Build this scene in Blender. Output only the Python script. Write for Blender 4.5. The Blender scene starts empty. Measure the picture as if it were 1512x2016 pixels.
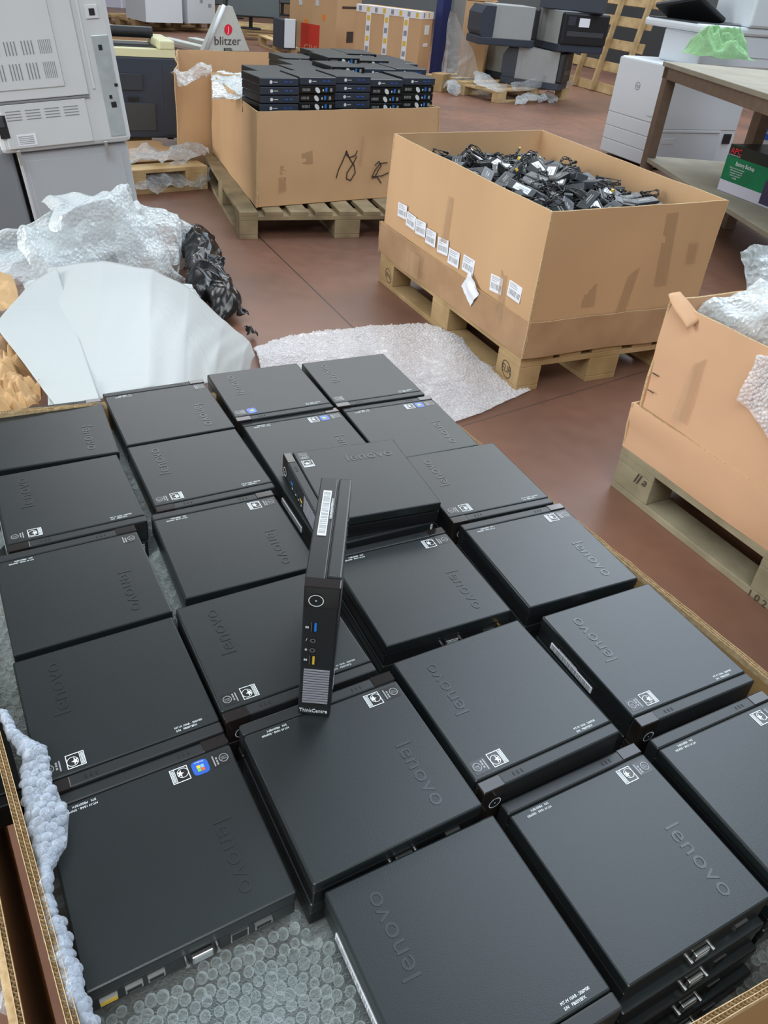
import bpy, bmesh, math, random
from mathutils import Vector, Matrix, noise, Euler
R = math.radians
PI = math.pi
scene = bpy.context.scene
col = scene.collection

# ------------------------------------------------------------------ camera
CAM_H = 1.321
F_PX, PITCH, ROLL = 1542.87, R(32.4012), R(5.5551)
CX, CY = 756 - 32.84, 1008 - 107.19
_f = Vector((0, math.cos(PITCH), -math.sin(PITCH)))
_r = Vector((1, 0, 0)); _u = _r.cross(_f)
c_, s_ = math.cos(ROLL), math.sin(ROLL)
AX_R = c_ * _r + s_ * _u
AX_U = -s_ * _r + c_ * _u
cam_data = bpy.data.cameras.new('camera')
cam = bpy.data.objects.new('camera', cam_data)
col.objects.link(cam)
m3 = Matrix((AX_R, AX_U, -_f)).transposed()
cam.matrix_world = Matrix.Translation((0, 0, CAM_H)) @ m3.to_4x4()
cam_data.sensor_fit = 'VERTICAL'
cam_data.sensor_height = 36.0
cam_data.lens = F_PX / 2016 * 36.0
cam_data.shift_x = 32.84 / 2016
cam_data.shift_y = -107.19 / 2016
cam_data.clip_start = 0.02
cam_data.clip_end = 100
scene.camera = cam

# ------------------------------------------------------------------ light
world = bpy.data.worlds.new('world'); scene.world = world
world.use_nodes = True
wn = world.node_tree.nodes; wl = world.node_tree.links
bg = wn['Background']
tc = wn.new('ShaderNodeTexCoord'); sep = wn.new('ShaderNodeSeparateXYZ')
wl.new(tc.outputs['Generated'], sep.inputs[0])
ramp = wn.new('ShaderNodeValToRGB')
ramp.color_ramp.elements[0].position = 0.0; ramp.color_ramp.elements[0].color = (0.30, 0.31, 0.31, 1)
ramp.color_ramp.elements[1].position = 1.0; ramp.color_ramp.elements[1].color = (0.80, 0.90, 0.97, 1)
wl.new(sep.outputs['Z'], ramp.inputs[0]); wl.new(ramp.outputs[0], bg.inputs['Color'])
bg.inputs['Strength'].default_value = 0.44

def area(name, loc, target, sx, sy, power, color):
    l = bpy.data.lights.new(name, 'AREA'); l.shape = 'RECTANGLE'
    l.size = sx; l.size_y = sy; l.energy = power; l.color = color
    o = bpy.data.objects.new(name, l); col.objects.link(o)
    o.location = loc
    o.rotation_euler = (Vector(target) - Vector(loc)).to_track_quat('-Z', 'Y').to_euler()
    return o
area('skylight_near', (-.5, -2.2, 5.5), (-.2, 2.2, 0), 6, 3.0, 300, (0.93, 0.98, 1.0))
area('skylight_right', (3.6, 6.5, 6.0), (2.4, 4.2, 0), 3.6, 8.0, 400, (0.74, 0.86, 1.0))
area('skylight_far', (0, 13, 7.0), (0, 11, 0), 12, 5, 700, (0.95, 0.98, 1.0))
area('open_door_left', (-6.5, 1.0, 1.9), (0, 1.6, 0.5), 3.0, 2.6, 300, (0.97, 0.99, 1.0))
scene.view_settings.view_transform = 'Standard'
scene.view_settings.look = 'None'
scene.view_settings.gamma = 1.0
scene.view_settings.use_curve_mapping = False
scene.view_settings.exposure = 0.18

# ------------------------------------------------------------------ helpers
def ray(u, v):
    return AX_R * ((u - CX) / F_PX) + AX_U * (-(v - CY) / F_PX) + _f
def at(u, v, z=0.0):
    d = ray(u, v)
    return Vector((0, 0, CAM_H)) + d * ((z - CAM_H) / d.z)
def onplane(u, v, p0, n):
    d = ray(u, v); o = Vector((0, 0, CAM_H))
    return o + d * ((Vector(p0) - o).dot(n) / d.dot(n))

def nvec(q):
    q = Vector(q)
    return Vector((noise.noise(q + Vector((9.3, 1.7, 4.4))), noise.noise(q + Vector((-5.2, 7.9, 2.1))), noise.noise(q + Vector((3.6, -8.5, 6.2)))))

def tag(o, label=None, cat=None, group=None, kind=None):
    if label: o['label'] = label
    if cat: o['category'] = cat
    if group: o['group'] = group
    if kind: o['kind'] = kind
    return o
def empty(name, loc=(0, 0, 0), rz=0.0, label=None, cat=None, group=None, rot=None):
    o = bpy.data.objects.new(name, None); col.objects.link(o)
    o.location = loc; o.rotation_euler = rot if rot else (0, 0, rz)
    o.empty_display_size = 0.05
    return tag(o, label, cat, group)

class MB:
    """collects shapes into one mesh; faces keep a material slot"""
    def __init__(s): s.v = []; s.f = []; s.m = []; s.sm = []
    def add(s, vs, fs, mi=0, M=None, smooth=False):
        b = len(s.v)
        for p in vs:
            s.v.append(tuple(M @ Vector(p)) if M else tuple(p))
        for f in fs:
            s.f.append([i + b for i in f]); s.m.append(mi); s.sm.append(smooth)
        return s
    def box(s, a, b, mi=0, M=None, bev=0.0):
        x0, y0, z0 = a; x1, y1, z1 = b
        if bev <= 0:
            vs = [(x, y, z) for z in (z0, z1) for y in (y0, y1) for x in (x0, x1)]
            fs = [(0, 2, 3, 1), (4, 5, 7, 6), (0, 1, 5, 4), (2, 6, 7, 3), (0, 4, 6, 2), (1, 3, 7, 5)]
            return s.add(vs, fs, mi, M)
        bm = bmesh.new()
        bmesh.ops.create_cube(bm, size=1)
        for v in bm.verts:
            v.co = Vector(((x0 + x1) / 2 + v.co.x * (x1 - x0), (y0 + y1) / 2 + v.co.y * (y1 - y0), (z0 + z1) / 2 + v.co.z * (z1 - z0)))
        bmesh.ops.bevel(bm, geom=bm.edges[:], offset=bev, segments=2, affect='EDGES', profile=0.5)
        bm.verts.index_update()
        s.add([v.co[:] for v in bm.verts], [[v.index for v in f.verts] for f in bm.faces], mi, M)
        bm.free(); return s
    def prism(s, pts, z0, z1, mi=0, M=None):
        n = len(pts)
        vs = [(p[0], p[1], z0) for p in pts] + [(p[0], p[1], z1) for p in pts]
        fs = [list(range(n))[::-1], list(range(n, 2 * n))] + [(i, (i + 1) % n, (i + 1) % n + n, i + n) for i in range(n)]
        return s.add(vs, fs, mi, M)
    def cyl(s, p, q, r, r2=None, n=16, mi=0, M=None, caps=True):
        p = Vector(p); q = Vector(q); r2 = r if r2 is None else r2
        d = (q - p).normalized(); a = d.orthogonal().normalized(); b = d.cross(a)
        vs = []
        for i in range(n):
            t = 2 * PI * i / n; w = a * math.cos(t) + b * math.sin(t)
            vs.append(p + w * r)
        for i in range(n):
            t = 2 * PI * i / n; w = a * math.cos(t) + b * math.sin(t)
            vs.append(q + w * r2)
        s.add(vs, [(i, (i + 1) % n, (i + 1) % n + n, i + n) for i in range(n)], mi, M, True)
        if caps:
            s.add(vs, [list(range(n))[::-1], list(range(n, 2 * n))], mi, M)
        return s
    def ring(s, c, ax, r0, r1, n=24, mi=0, M=None, h=0.0004, sx=1.0):
        """flat annulus facing ax"""
        ax = Vector(ax).normalized(); a = ax.orthogonal().normalized(); b = ax.cross(a); c = Vector(c)
        vs = []
        for rr in (r0, r1):
            for i in range(n):
                t = 2 * PI * i / n
                vs.append(c + ax * h + a * math.cos(t) * rr * sx + b * math.sin(t) * rr)
        return s.add(vs, [(i, i + n, (i + 1) % n + n, (i + 1) % n) for i in range(n)], mi, M)
    def tube(s, pts, r, n=6, mi=0, M=None):
        pts = [Vector(p) for p in pts]; vs = []; fs = []
        up = None
        for k, p in enumerate(pts):
            d = (pts[min(k + 1, len(pts) - 1)] - pts[max(k - 1, 0)])
            d = d.normalized() if d.length > 1e-9 else Vector((0, 0, 1))
            if up is None: up = d.orthogonal().normalized()
            up = (up - d * up.dot(d)); up = up.normalized() if up.length > 1e-6 else d.orthogonal().normalized()
            b = d.cross(up)
            for i in range(n):
                t = 2 * PI * i / n
                vs.append(p + (up * math.cos(t) + b * math.sin(t)) * r)
        for k in range(len(pts) - 1):
            for i in range(n):
                fs.append((k * n + i, k * n + (i + 1) % n, (k + 1) * n + (i + 1) % n, (k + 1) * n + i))
        fs.append(list(range(n))[::-1]); fs.append([len(vs) - n + i for i in range(n)])
        return s.add(vs, fs, mi, M, True)
    def grid(s, S, nu, nv, mi=0, smooth=True, M=None):
        vs = [S(i / nu, j / nv) for j in range(nv + 1) for i in range(nu + 1)]
        fs = [(j * (nu + 1) + i, j * (nu + 1) + i + 1, (j + 1) * (nu + 1) + i + 1, (j + 1) * (nu + 1) + i) for j in range(nv) for i in range(nu)]
        return s.add(vs, fs, mi, M, smooth)
    def build(s, name, mats, parent=None, link=True):
        me = bpy.data.meshes.new(name)
        me.from_pydata(s.v, [], s.f)
        if not isinstance(mats, (list, tuple)): mats = [mats]
        for m in mats: me.materials.append(m)
        me.polygons.foreach_set('material_index', s.m)
        me.polygons.foreach_set('use_smooth', s.sm)
        me.update()
        o = bpy.data.objects.new(name, me)
        col.objects.link(o)
        if parent: o.parent = parent
        return o

def copy_tree(o, parent=None):
    c = o.copy(); col.objects.link(c)
    if parent: c.parent = parent
    for ch in list(o.children): copy_tree(ch, c)
    return c

# text meshes from Blender's own font
_txt = {}
def text_geo(s, size, extrude=0.0, shear=0.0, spacing=1.0, xs=1.0):
    k = (s, size, extrude, shear, spacing, xs)
    if k in _txt: return _txt[k]
    cu = bpy.data.curves.new('t', 'FONT'); cu.body = s; cu.size = size; cu.extrude = extrude
    cu.shear = shear; cu.space_character = spacing; cu.align_x = 'CENTER'; cu.align_y = 'CENTER'; cu.resolution_u = 3
    o = bpy.data.objects.new('t', cu); col.objects.link(o)
    dg = bpy.context.evaluated_depsgraph_get()
    me = bpy.data.meshes.new_from_object(o.evaluated_get(dg))
    vs = [(v.co.x * xs, v.co.y, v.co.z) for v in me.vertices]; fs = [list(p.vertices) for p in me.polygons]
    bpy.data.objects.remove(o); bpy.data.curves.remove(cu); bpy.data.meshes.remove(me)
    _txt[k] = (vs, fs); return _txt[k]
def add_text(mb, s, size, M, mi=0, extrude=0.0, **k):
    vs, fs = text_geo(s, size, extrude, **k)
    mb.add(vs, fs, mi, M)
def frame(o, x, y):
    """matrix with local x,y axes given (text lies in it, facing x cross y)"""
    x = Vector(x).normalized(); y = Vector(y); y = (y - x * y.dot(x)).normalized(); z = x.cross(y)
    return Matrix.Translation(Vector(o)) @ Matrix((x, y, z)).transposed().to_4x4()

# ------------------------------------------------------------------ materials
def mat(name, color, rough=0.5, metal=0.0, spec=0.5, noise_amt=0.0, noise_scale=20.0, bump=0.0, bump_scale=200.0,
        color2=None, stretch=(1, 1, 1), coat=0.0, emit=None, detail=4.0):
    m = bpy.data.materials.new(name); m.use_nodes = True
    nt = m.node_tree; N = nt.nodes; L = nt.links; b = N['Principled BSDF']
    b.inputs['Base Color'].default_value = (*color, 1); b.inputs['Roughness'].default_value = rough
    b.inputs['Metallic'].default_value = metal; b.inputs['Specular IOR Level'].default_value = spec
    b.inputs['Coat Weight'].default_value = coat; b.inputs['Coat Roughness'].default_value = 0.1
    if noise_amt > 0 or bump > 0 or color2:
        t = N.new('ShaderNodeTexCoord'); mp = N.new('ShaderNodeMapping'); mp.inputs['Scale'].default_value = stretch
        L.new(t.outputs['Object'], mp.inputs[0])
    if noise_amt > 0 or color2:
        n = N.new('ShaderNodeTexNoise'); n.inputs['Scale'].default_value = noise_scale; n.inputs['Detail'].default_value = detail
        L.new(mp.outputs[0], n.inputs['Vector'])
        r = N.new('ShaderNodeValToRGB')
        c2 = color2 if color2 else tuple(max(0, c * (1 - noise_amt)) for c in color)
        r.color_ramp.elements[0].position = 0.32; r.color_ramp.elements[1].position = 0.68
        r.color_ramp.elements[0].color = (*c2, 1); r.color_ramp.elements[1].color = (*color, 1)
        L.new(n.outputs['Fac'], r.inputs[0]); L.new(r.outputs[0], b.inputs['Base Color'])
    if bump > 0:
        n2 = N.new('ShaderNodeTexNoise'); n2.inputs['Scale'].default_value = bump_scale
        L.new(mp.outputs[0], n2.inputs['Vector'])
        bp = N.new('ShaderNodeBump'); bp.inputs['Strength'].default_value = bump; bp.inputs['Distance'].default_value = 0.002
        L.new(n2.outputs['Fac'], bp.inputs['Height']); L.new(bp.outputs[0], b.inputs['Normal'])
    return m

def plastic(name, color, a0, a1, rough=0.15, bump=0.0, bump_scale=90.0, kind='VORONOI', spec=0.8, dist=0.01, power=1.0):
    """clear film: see-through face on, whiter at grazing angles"""
    m = bpy.data.materials.new(name); m.use_nodes = True
    nt = m.node_tree; N = nt.nodes; L = nt.links; b = N['Principled BSDF']; out = N['Material Output']
    b.inputs['Base Color'].default_value = (*color, 1); b.inputs['Roughness'].default_value = rough
    b.inputs['Specular IOR Level'].default_value = spec
    tr = N.new('ShaderNodeBsdfTransparent'); mx = N.new('ShaderNodeMixShader')
    lw = N.new('ShaderNodeLayerWeight'); lw.inputs['Blend'].default_value = 0.5
    mr = N.new('ShaderNodeMapRange'); mr.inputs['To Min'].default_value = a0; mr.inputs['To Max'].default_value = a1
    pw = N.new('ShaderNodeMath'); pw.operation = 'POWER'; pw.inputs[1].default_value = power
    L.new(lw.outputs['Facing'], pw.inputs[0]); L.new(pw.outputs[0], mr.inputs['Value']); L.new(mr.outputs[0], mx.inputs[0])
    L.new(tr.outputs[0], mx.inputs[1]); L.new(b.outputs[0], mx.inputs[2]); L.new(mx.outputs[0], out.inputs['Surface'])
    if bump > 0:
        t = N.new('ShaderNodeTexCoord')
        if kind == 'VORONOI':
            n = N.new('ShaderNodeTexVoronoi'); n.inputs['Scale'].default_value = bump_scale; o = n.outputs['Distance']
        else:
            n = N.new('ShaderNodeTexNoise'); n.inputs['Scale'].default_value = bump_scale; o = n.outputs['Fac']
            n.inputs['Detail'].default_value = 5; n.inputs['Distortion'].default_value = 1.5
        L.new(t.outputs['Object'], n.inputs['Vector'])
        bp = N.new('ShaderNodeBump'); bp.inputs['Strength'].default_value = bump; bp.inputs['Distance'].default_value = dist
        L.new(o, bp.inputs['Height']); L.new(bp.outputs[0], b.inputs['Normal']); L.new(bp.outputs[0], lw.inputs['Normal'])
    return m

K = {}
K['pc'] = mat('pc_black', (0.0105, 0.0140, 0.0150), 0.35, spec=0.52, noise_amt=0.12, noise_scale=9, bump=0.06, bump_scale=900)
K['pc_side'] = mat('pc_side', (0.008, 0.009, 0.010), 0.33, spec=0.45)
K['pc_trim'] = mat('pc_trim', (0.013, 0.015, 0.016), 0.40, spec=0.5)
K['pc_logo'] = mat('pc_logo', (0.012, 0.015, 0.016), 0.28, spec=0.65)
K['gloss'] = mat('gloss_corner', (0.016, 0.012, 0.011), 0.12, spec=0.5)
K['dark'] = mat('dark_slot', (0.004, 0.004, 0.005), 0.5)
K['white'] = mat('white_print', (0.75, 0.8, 0.82), 0.5)
K['greyprint'] = mat('grey_print', (0.30, 0.32, 0.33), 0.4)
K['sticker'] = mat('dark_sticker', (0.02, 0.018, 0.018), 0.25)
K['blue'] = mat('blue_sticker', (0.03, 0.12, 0.55), 0.3)
K['red'] = mat('flag_red', (0.8, 0.12, 0.03), 0.4)
K['grn'] = mat('flag_green', (0.2, 0.55, 0.06), 0.4)
K['yel'] = mat('flag_yellow', (0.9, 0.6, 0.03), 0.4)
K['lblue'] = mat('flag_blue', (0.2, 0.5, 0.9), 0.4)
K['steel'] = mat('steel', (0.55, 0.55, 0.53), 0.28, metal=1.0)
K['brass'] = mat('brass', (0.75, 0.52, 0.2), 0.3, metal=1.0)
K['usb_blue'] = mat('usb_blue', (0.02, 0.2, 0.7), 0.4)
K['usb_yel'] = mat('usb_yellow', (0.75, 0.5, 0.05), 0.4)
K['grille'] = mat('grille', (0.28, 0.28, 0.32), 0.5)
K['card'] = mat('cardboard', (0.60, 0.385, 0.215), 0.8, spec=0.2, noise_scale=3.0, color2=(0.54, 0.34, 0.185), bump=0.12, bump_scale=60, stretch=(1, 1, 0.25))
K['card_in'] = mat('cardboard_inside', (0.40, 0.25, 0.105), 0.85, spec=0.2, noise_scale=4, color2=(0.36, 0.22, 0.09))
K['card_pink'] = mat('cardboard_pink', (0.64, 0.40, 0.245), 0.8, spec=0.2, noise_scale=3, color2=(0.57, 0.35, 0.21), bump=0.12, bump_scale=50)
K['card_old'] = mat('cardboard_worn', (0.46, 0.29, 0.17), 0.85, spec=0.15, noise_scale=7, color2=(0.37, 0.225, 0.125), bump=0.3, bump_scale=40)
K['flute'] = mat('cardboard_edge', (0.62, 0.47, 0.28), 0.9, spec=0.1, noise_scale=150, color2=(0.42, 0.29, 0.15))
K['wood'] = mat('pallet_wood', (0.50, 0.345, 0.18), 0.8, spec=0.2, noise_scale=6, color2=(0.33, 0.22, 0.10), bump=0.3, bump_scale=60, stretch=(1, 1, 1))
K['wood_l'] = mat('pale_wood', (0.62, 0.46, 0.25), 0.75, spec=0.2, noise_scale=9, color2=(0.45, 0.31, 0.15))
K['wood_g'] = mat('grey_wood', (0.34, 0.30, 0.20), 0.85, spec=0.15, noise_scale=7, color2=(0.20, 0.17, 0.11), bump=0.3, bump_scale=60)
K['wood_d'] = mat('dark_wood', (0.36, 0.28, 0.17), 0.85, spec=0.15, noise_scale=7, color2=(0.21, 0.165, 0.10), bump=0.3, bump_scale=60)
K['ink'] = mat('stamp_ink', (0.06, 0.04, 0.03), 0.8)
K['tape'] = plastic('clear_tape', (0.50, 0.34, 0.20), 0.30, 0.55, 0.12, spec=0.8)
K['paper'] = mat('label_paper', (0.78, 0.80, 0.85), 0.6)
K['pale'] = mat('printer_grey', (0.60, 0.62, 0.63), 0.5, noise_amt=0.04, noise_scale=3)
K['pale2'] = mat('printer_grey_panel', (0.62, 0.64, 0.66), 0.5)
K['cab'] = mat('cabinet_grey', (0.43, 0.45, 0.48), 0.6, noise_amt=0.06, noise_scale=3)
K['plate'] = mat('zinc_plate', (0.55, 0.62, 0.66), 0.35, metal=0.5, noise_amt=0.15, noise_scale=25)
K['hpw'] = mat('printer_white', (0.68, 0.73, 0.78), 0.45)
K['hpw2'] = mat('printer_offwhite', (0.60, 0.64, 0.68), 0.5)
K['hpd'] = mat('printer_charcoal', (0.05, 0.055, 0.06), 0.4)
K['navy'] = mat('navy_plastic', (0.030, 0.040, 0.060), 0.5)
K['navy2'] = mat('navy_plastic_light', (0.035, 0.04, 0.05), 0.45)
K['cream'] = mat('cream_plastic', (0.66, 0.64, 0.40), 0.5)
K['black'] = mat('black_plastic', (0.012, 0.013, 0.015), 0.45)
K['black2'] = mat('black_rubber', (0.010, 0.010, 0.011), 0.45)
K['smoke'] = mat('smoked_window', (0.10, 0.12, 0.13), 0.15)
K['zgrey'] = mat('printer_metal_grey', (0.33, 0.345, 0.345), 0.5, noise_amt=0.05, noise_scale=10)
K['bench'] = mat('bench_brown', (0.17, 0.115, 0.08), 0.6, noise_amt=0.25, noise_scale=12)
K['bench_top'] = mat('bench_top', (0.32, 0.29, 0.22), 0.7, noise_amt=0.2, noise_scale=5)
K['green'] = mat('green_cloth', (0.30, 0.52, 0.27), 0.95, spec=0.1, noise_amt=0.2, noise_scale=60, bump=0.5, bump_scale=400)
K['rack'] = mat('rack_blue', (0.02, 0.035, 0.16), 0.5)
K['redbox'] = mat('red_print', (0.62, 0.05, 0.03), 0.5)
K['orange'] = mat('orange_print', (0.9, 0.25, 0.03), 0.5)
K['apc_g'] = mat('box_green', (0.0, 0.22, 0.09), 0.35, noise_scale=3, color2=(0.0, 0.12, 0.05))
K['apc_k'] = mat('box_black', (0.012, 0.02, 0.018), 0.35)
K['apc_w'] = mat('box_lilac', (0.55, 0.55, 0.66), 0.4)
K['apc_r'] = mat('logo_red', (0.85, 0.02, 0.05), 0.4)
K['ups'] = mat('ups_print', (0.05, 0.04, 0.09), 0.3)
K['jack'] = mat('jack_paint', (0.60, 0.64, 0.60), 0.5, noise_amt=0.1)
K['kraft'] = mat('kraft_paper', (0.62, 0.40, 0.20), 0.75, spec=0.3, noise_amt=0.15, noise_scale=9)
K['foam'] = plastic('foam_sheet', (0.52, 0.55, 0.545), 0.90, 0.97, 0.4, 0.25, 8.0, 'NOISE', 0.4)
K['bub_far'] = plastic('bubble_wrap', (0.76, 0.83, 0.85), 0.34, 0.95, 0.09, 0.8, 70.0, 'VORONOI', 0.9, 0.006)
K['bub'] = plastic('bubble_film', (0.80, 0.90, 0.90), 0.05, 1.0, 0.05, 0.6, 220.0, 'NOISE', 1.0, 0.004, 1.25)
K['bub_floor'] = plastic('bubble_film_floor', (0.86, 0.84, 0.86), 0.38, 0.9, 0.14, 0.0, 1, 'NOISE', 1.0)
K['bub_white'] = plastic('bubble_film_white', (0.58, 0.65, 0.76), 0.20, 1.0, 0.06, 0.4, 160.0, 'NOISE', 1.0, 0.004, 1.1)
K['film'] = plastic('stretch_film', (0.66, 0.69, 0.71), 0.22, 0.88, 0.10, 0.9, 28.0, 'NOISE', 1.0, 0.02)
K['blackfilm'] = mat('black_film', (0.006, 0.006, 0.007), 0.24, spec=0.5, bump=0.2, bump_scale=40)

# floor: brown painted concrete with worn patches and saw joints
def floor_mat():
    m = bpy.data.materials.new('floor_paint'); m.use_nodes = True
    nt = m.node_tree; N = nt.nodes; L = nt.links; b = N['Principled BSDF']
    t = N.new('ShaderNodeTexCoord')
    n = N.new('ShaderNodeTexNoise'); n.inputs['Scale'].default_value = 1.3; n.inputs['Detail'].default_value = 6
    n2 = N.new('ShaderNodeTexNoise'); n2.inputs['Scale'].default_value = 14; n2.inputs['Detail'].default_value = 5
    L.new(t.outputs['Object'], n.inputs['Vector']); L.new(t.outputs['Object'], n2.inputs['Vector'])
    r = N.new('ShaderNodeValToRGB'); e = r.color_ramp.elements
    e[0].position = 0.34; e[0].color = (0.165, 0.088, 0.062, 1); e[1].position = 0.68; e[1].color = (0.26, 0.125, 0.080, 1)
    L.new(n.outputs['Fac'], r.inputs[0])
    mx = N.new('ShaderNodeMix'); mx.data_type = 'RGBA'; mx.blend_type = 'MULTIPLY'; mx.inputs[0].default_value = 0.35
    r2 = N.new('ShaderNodeValToRGB'); r2.color_ramp.elements[0].position = 0.3; r2.color_ramp.elements[0].color = (0.6, 0.6, 0.6, 1); r2.color_ramp.elements[1].color = (1.1, 1.1, 1.1, 1)
    L.new(n2.outputs['Fac'], r2.inputs[0]); L.new(r.outputs[0], mx.inputs[6]); L.new(r2.outputs[0], mx.inputs[7])
    cur = mx.outputs[2]
    # saw-cut joints: lines a*x+b*y=c in floor coordinates
    A = at(545, 500); B = at(690, 640); C = at(1040, 800); D = at(1300, 722)
    def line(P, Q, width, colr, cur):
        d = (Q - P); nn = Vector((-d.y, d.x)).normalized(); c = nn.x * P.x + nn.y * P.y
        dp = N.new('ShaderNodeVectorMath'); dp.operation = 'DOT_PRODUCT'; dp.inputs[1].default_value = (nn.x, nn.y, 0)
        L.new(t.outputs['Object'], dp.inputs[0])
        a = N.new('ShaderNodeMath'); a.operation = 'SUBTRACT'; a.inputs[1].default_value = c; L.new(dp.outputs['Value'], a.inputs[0])
        mo = N.new('ShaderNodeMath'); mo.operation = 'PINGPONG'; mo.inputs[1].default_value = 2.6
        L.new(a.outputs[0], mo.inputs[0])
        l = N.new('ShaderNodeMath'); l.operation = 'LESS_THAN'; l.inputs[1].default_value = width; L.new(mo.outputs[0], l.inputs[0])
        k = N.new('ShaderNodeMix'); k.data_type = 'RGBA'; L.new(l.outputs[0], k.inputs[0]); L.new(cur, k.inputs[6]); k.inputs[7].default_value = colr
        return k.outputs[2]
    cur = line(A, B, 0.004, (0.05, 0.03, 0.025, 1), cur)
    cur = line(C, D, 0.003, (0.10, 0.06, 0.05, 1), cur)
    L.new(cur, b.inputs['Base Color'])
    rr = N.new('ShaderNodeMapRange'); rr.inputs['To Min'].default_value = 0.32; rr.inputs['To Max'].default_value = 0.55
    L.new(n2.outputs['Fac'], rr.inputs['Value']); L.new(rr.outputs[0], b.inputs['Roughness'])
    b.inputs['Specular IOR Level'].default_value = 0.45
    return m
fl = MB().add([(-20, -4, 0), (20, -4, 0), (20, 26, 0), (-20, 26, 0)], [(0, 1, 2, 3)]).build('floor', floor_mat())
tag(fl, 'brown painted concrete warehouse floor with saw-cut joints', kind='structure')
K['wallg'] = mat('wall_grey', (0.35, 0.37, 0.38), 0.8, noise_amt=0.1, noise_scale=1)
wb = MB().box((-20, 25.9, 0), (20, 26.1, 5)).build('wall_back', K['wallg'])
tag(wb, 'grey back wall of the warehouse', kind='structure')
# ================================================================== pallets and cartons
def pallet(name_label, P, yaw, L=1.2, W=0.8, wood='wood', stamp=None, rot=None, nb=5, group=None, name='wooden_pallet', bw=None):
    """EUR pattern; origin at a bottom corner, +x along the 1200 side, +y along the 800 side"""
    e = empty(name, P, yaw, name_label, 'pallet', group, rot)
    wm = K[wood]
    random.seed(hash(name_label) % 1000 if False else int(L * 100 + W * 10 + P[1] * 7))
    bwid = 0.1 if bw is None else bw
    ys = [0, (W - 0.145) / 2, W - 0.1]; wy = [0.1, 0.145, 0.1]
    xs = [0, (L - 0.145) / 2, L - 0.145]
    for y, w in zip(ys, wy):
        MB().box((0, y, 0), (L, y + w, 0.022), bev=0.002).build('bottom_board', wm, e)
        for x in xs:
            MB().box((x, y, 0.022), (x + 0.145, y + w, 0.1), bev=0.003).build('block', wm, e)
    for x in xs:
        MB().box((x, 0, 0.1), (x + 0.145, W, 0.122), bev=0.002).build('stringer_board', wm, e)
    for i in range(nb):
        y = (W - (0.145 if i in (0, 2, 4) and nb == 5 else 0.1)) * i / (nb - 1)
        w = 0.145 if i in (0, 2, 4) and nb == 5 else 0.1
        y = min(y, W - w)
        MB().box((0, y, 0.122), (L, y + w, 0.144), bev=0.002).build('deck_board', wm, e)
    return e

def wall(mb, b0, b1, t0, t1, th=0.007, nx=16, nz=6, bow=0.0, mi=0, wob=0.0, seed=0):
    """an upright cardboard sheet from base points b0-b1 to top points t0-t1; thickness to the left of b0->b1"""
    b0, b1, t0, t1 = map(Vector, (b0, b1, t0, t1))
    d = (b1 - b0); n = Vector((-d.y, d.x, 0)).normalized()
    def S(side):
        def f(u, v):
            p = (b0.lerp(b1, u)).lerp(t0.lerp(t1, u), v)
            w = bow * math.sin(PI * u) * (0.2 + 0.8 * v) + wob * noise.noise(Vector((u * 4 + seed, v * 3, seed * 3.1)))
            q = p - n * w + n * (th if side else 0)
            q.z += wob * 0.25 * v * noise.noise(Vector((u * 9 + seed, 7, 1)))
            return q
        return f
    vs = []; fs = []
    for side in (0, 1):
        g = S(side)
        for j in range(nz + 1):
            for i in range(nx + 1): vs.append(g(i / nx, j / nz))
    o = (nx + 1) * (nz + 1); idx = lambda s, i, j: s * o + j * (nx + 1) + i
    for j in range(nz):
        for i in range(nx):
            fs.append((idx(0, i, j), idx(0, i + 1, j), idx(0, i + 1, j + 1), idx(0, i, j + 1)))
            fs.append((idx(1, i, j), idx(1, i, j + 1), idx(1, i + 1, j + 1), idx(1, i + 1, j)))
    mb.add(vs, fs, mi, None, True)
    fe = []
    for i in range(nx):
        fe.append((idx(0, i, nz), idx(0, i + 1, nz), idx(1, i + 1, nz), idx(1, i, nz)))
    for j in range(nz):
        fe.append((idx(0, 0, j), idx(0, 0, j + 1), idx(1, 0, j + 1), idx(1, 0, j)))
        fe.append((idx(0, nx, j), idx(1, nx, j), idx(1, nx, j + 1), idx(0, nx, j + 1)))
    mb.add(vs, fe, mi + 1 if mi == 0 else mi)
    return S

def carton(mb, base, top, th=0.007, **k):
    """open box from four base corners and four top corners, counterclockwise (thickness goes inside)"""
    for i in range(4):
        j = (i + 1) % 4
        wall(mb, base[i], base[j], top[i], top[j], th, seed=i * 3.7 + base[0][0], **k)

def sticker(name, P, X, Y, w, h, m, parent=None, t=0.0006, bars=None, curl=0.0):
    """thin flat label; P centre, X right, Y up, facing X cross Y"""
    M = frame(P, X, Y)
    mb = MB().box((-w / 2, -h / 2, 0), (w / 2, h / 2, t), M=M)
    ms = [m]
    if bars:
        ms += [K['greyprint']]
        rnd = random.Random(int(w * 1e4 + P[0] * 977))
        x = -w * 0.4
        while x < w * 0.4:
            b = rnd.uniform(0.0008, 0.0022) * bars
            mb.box((x, -h * 0.32, t), (x + b, h * 0.02, t + 0.0002), 1, M); x += b + rnd.uniform(0.0008, 0.002) * bars
        for k in (0.14, 0.26, 0.36):
            mb.box((-w * 0.4, h * k, t), (w * rnd.uniform(0, .35), h * (k + 0.035), t + 0.0002), 1, M)
    o = mb.build(name, ms)
    if parent:
        o.parent = parent; o.matrix_parent_inverse = parent.matrix_world.inverted() if False else Matrix.Identity(4)
    return o

def attach(o, parent):
    """make a mesh built in world coordinates a child of an Empty without moving it"""
    bpy.context.view_layer.update()
    o.parent = parent
    o.matrix_parent_inverse = parent.matrix_world.inverted()
    return o

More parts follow.
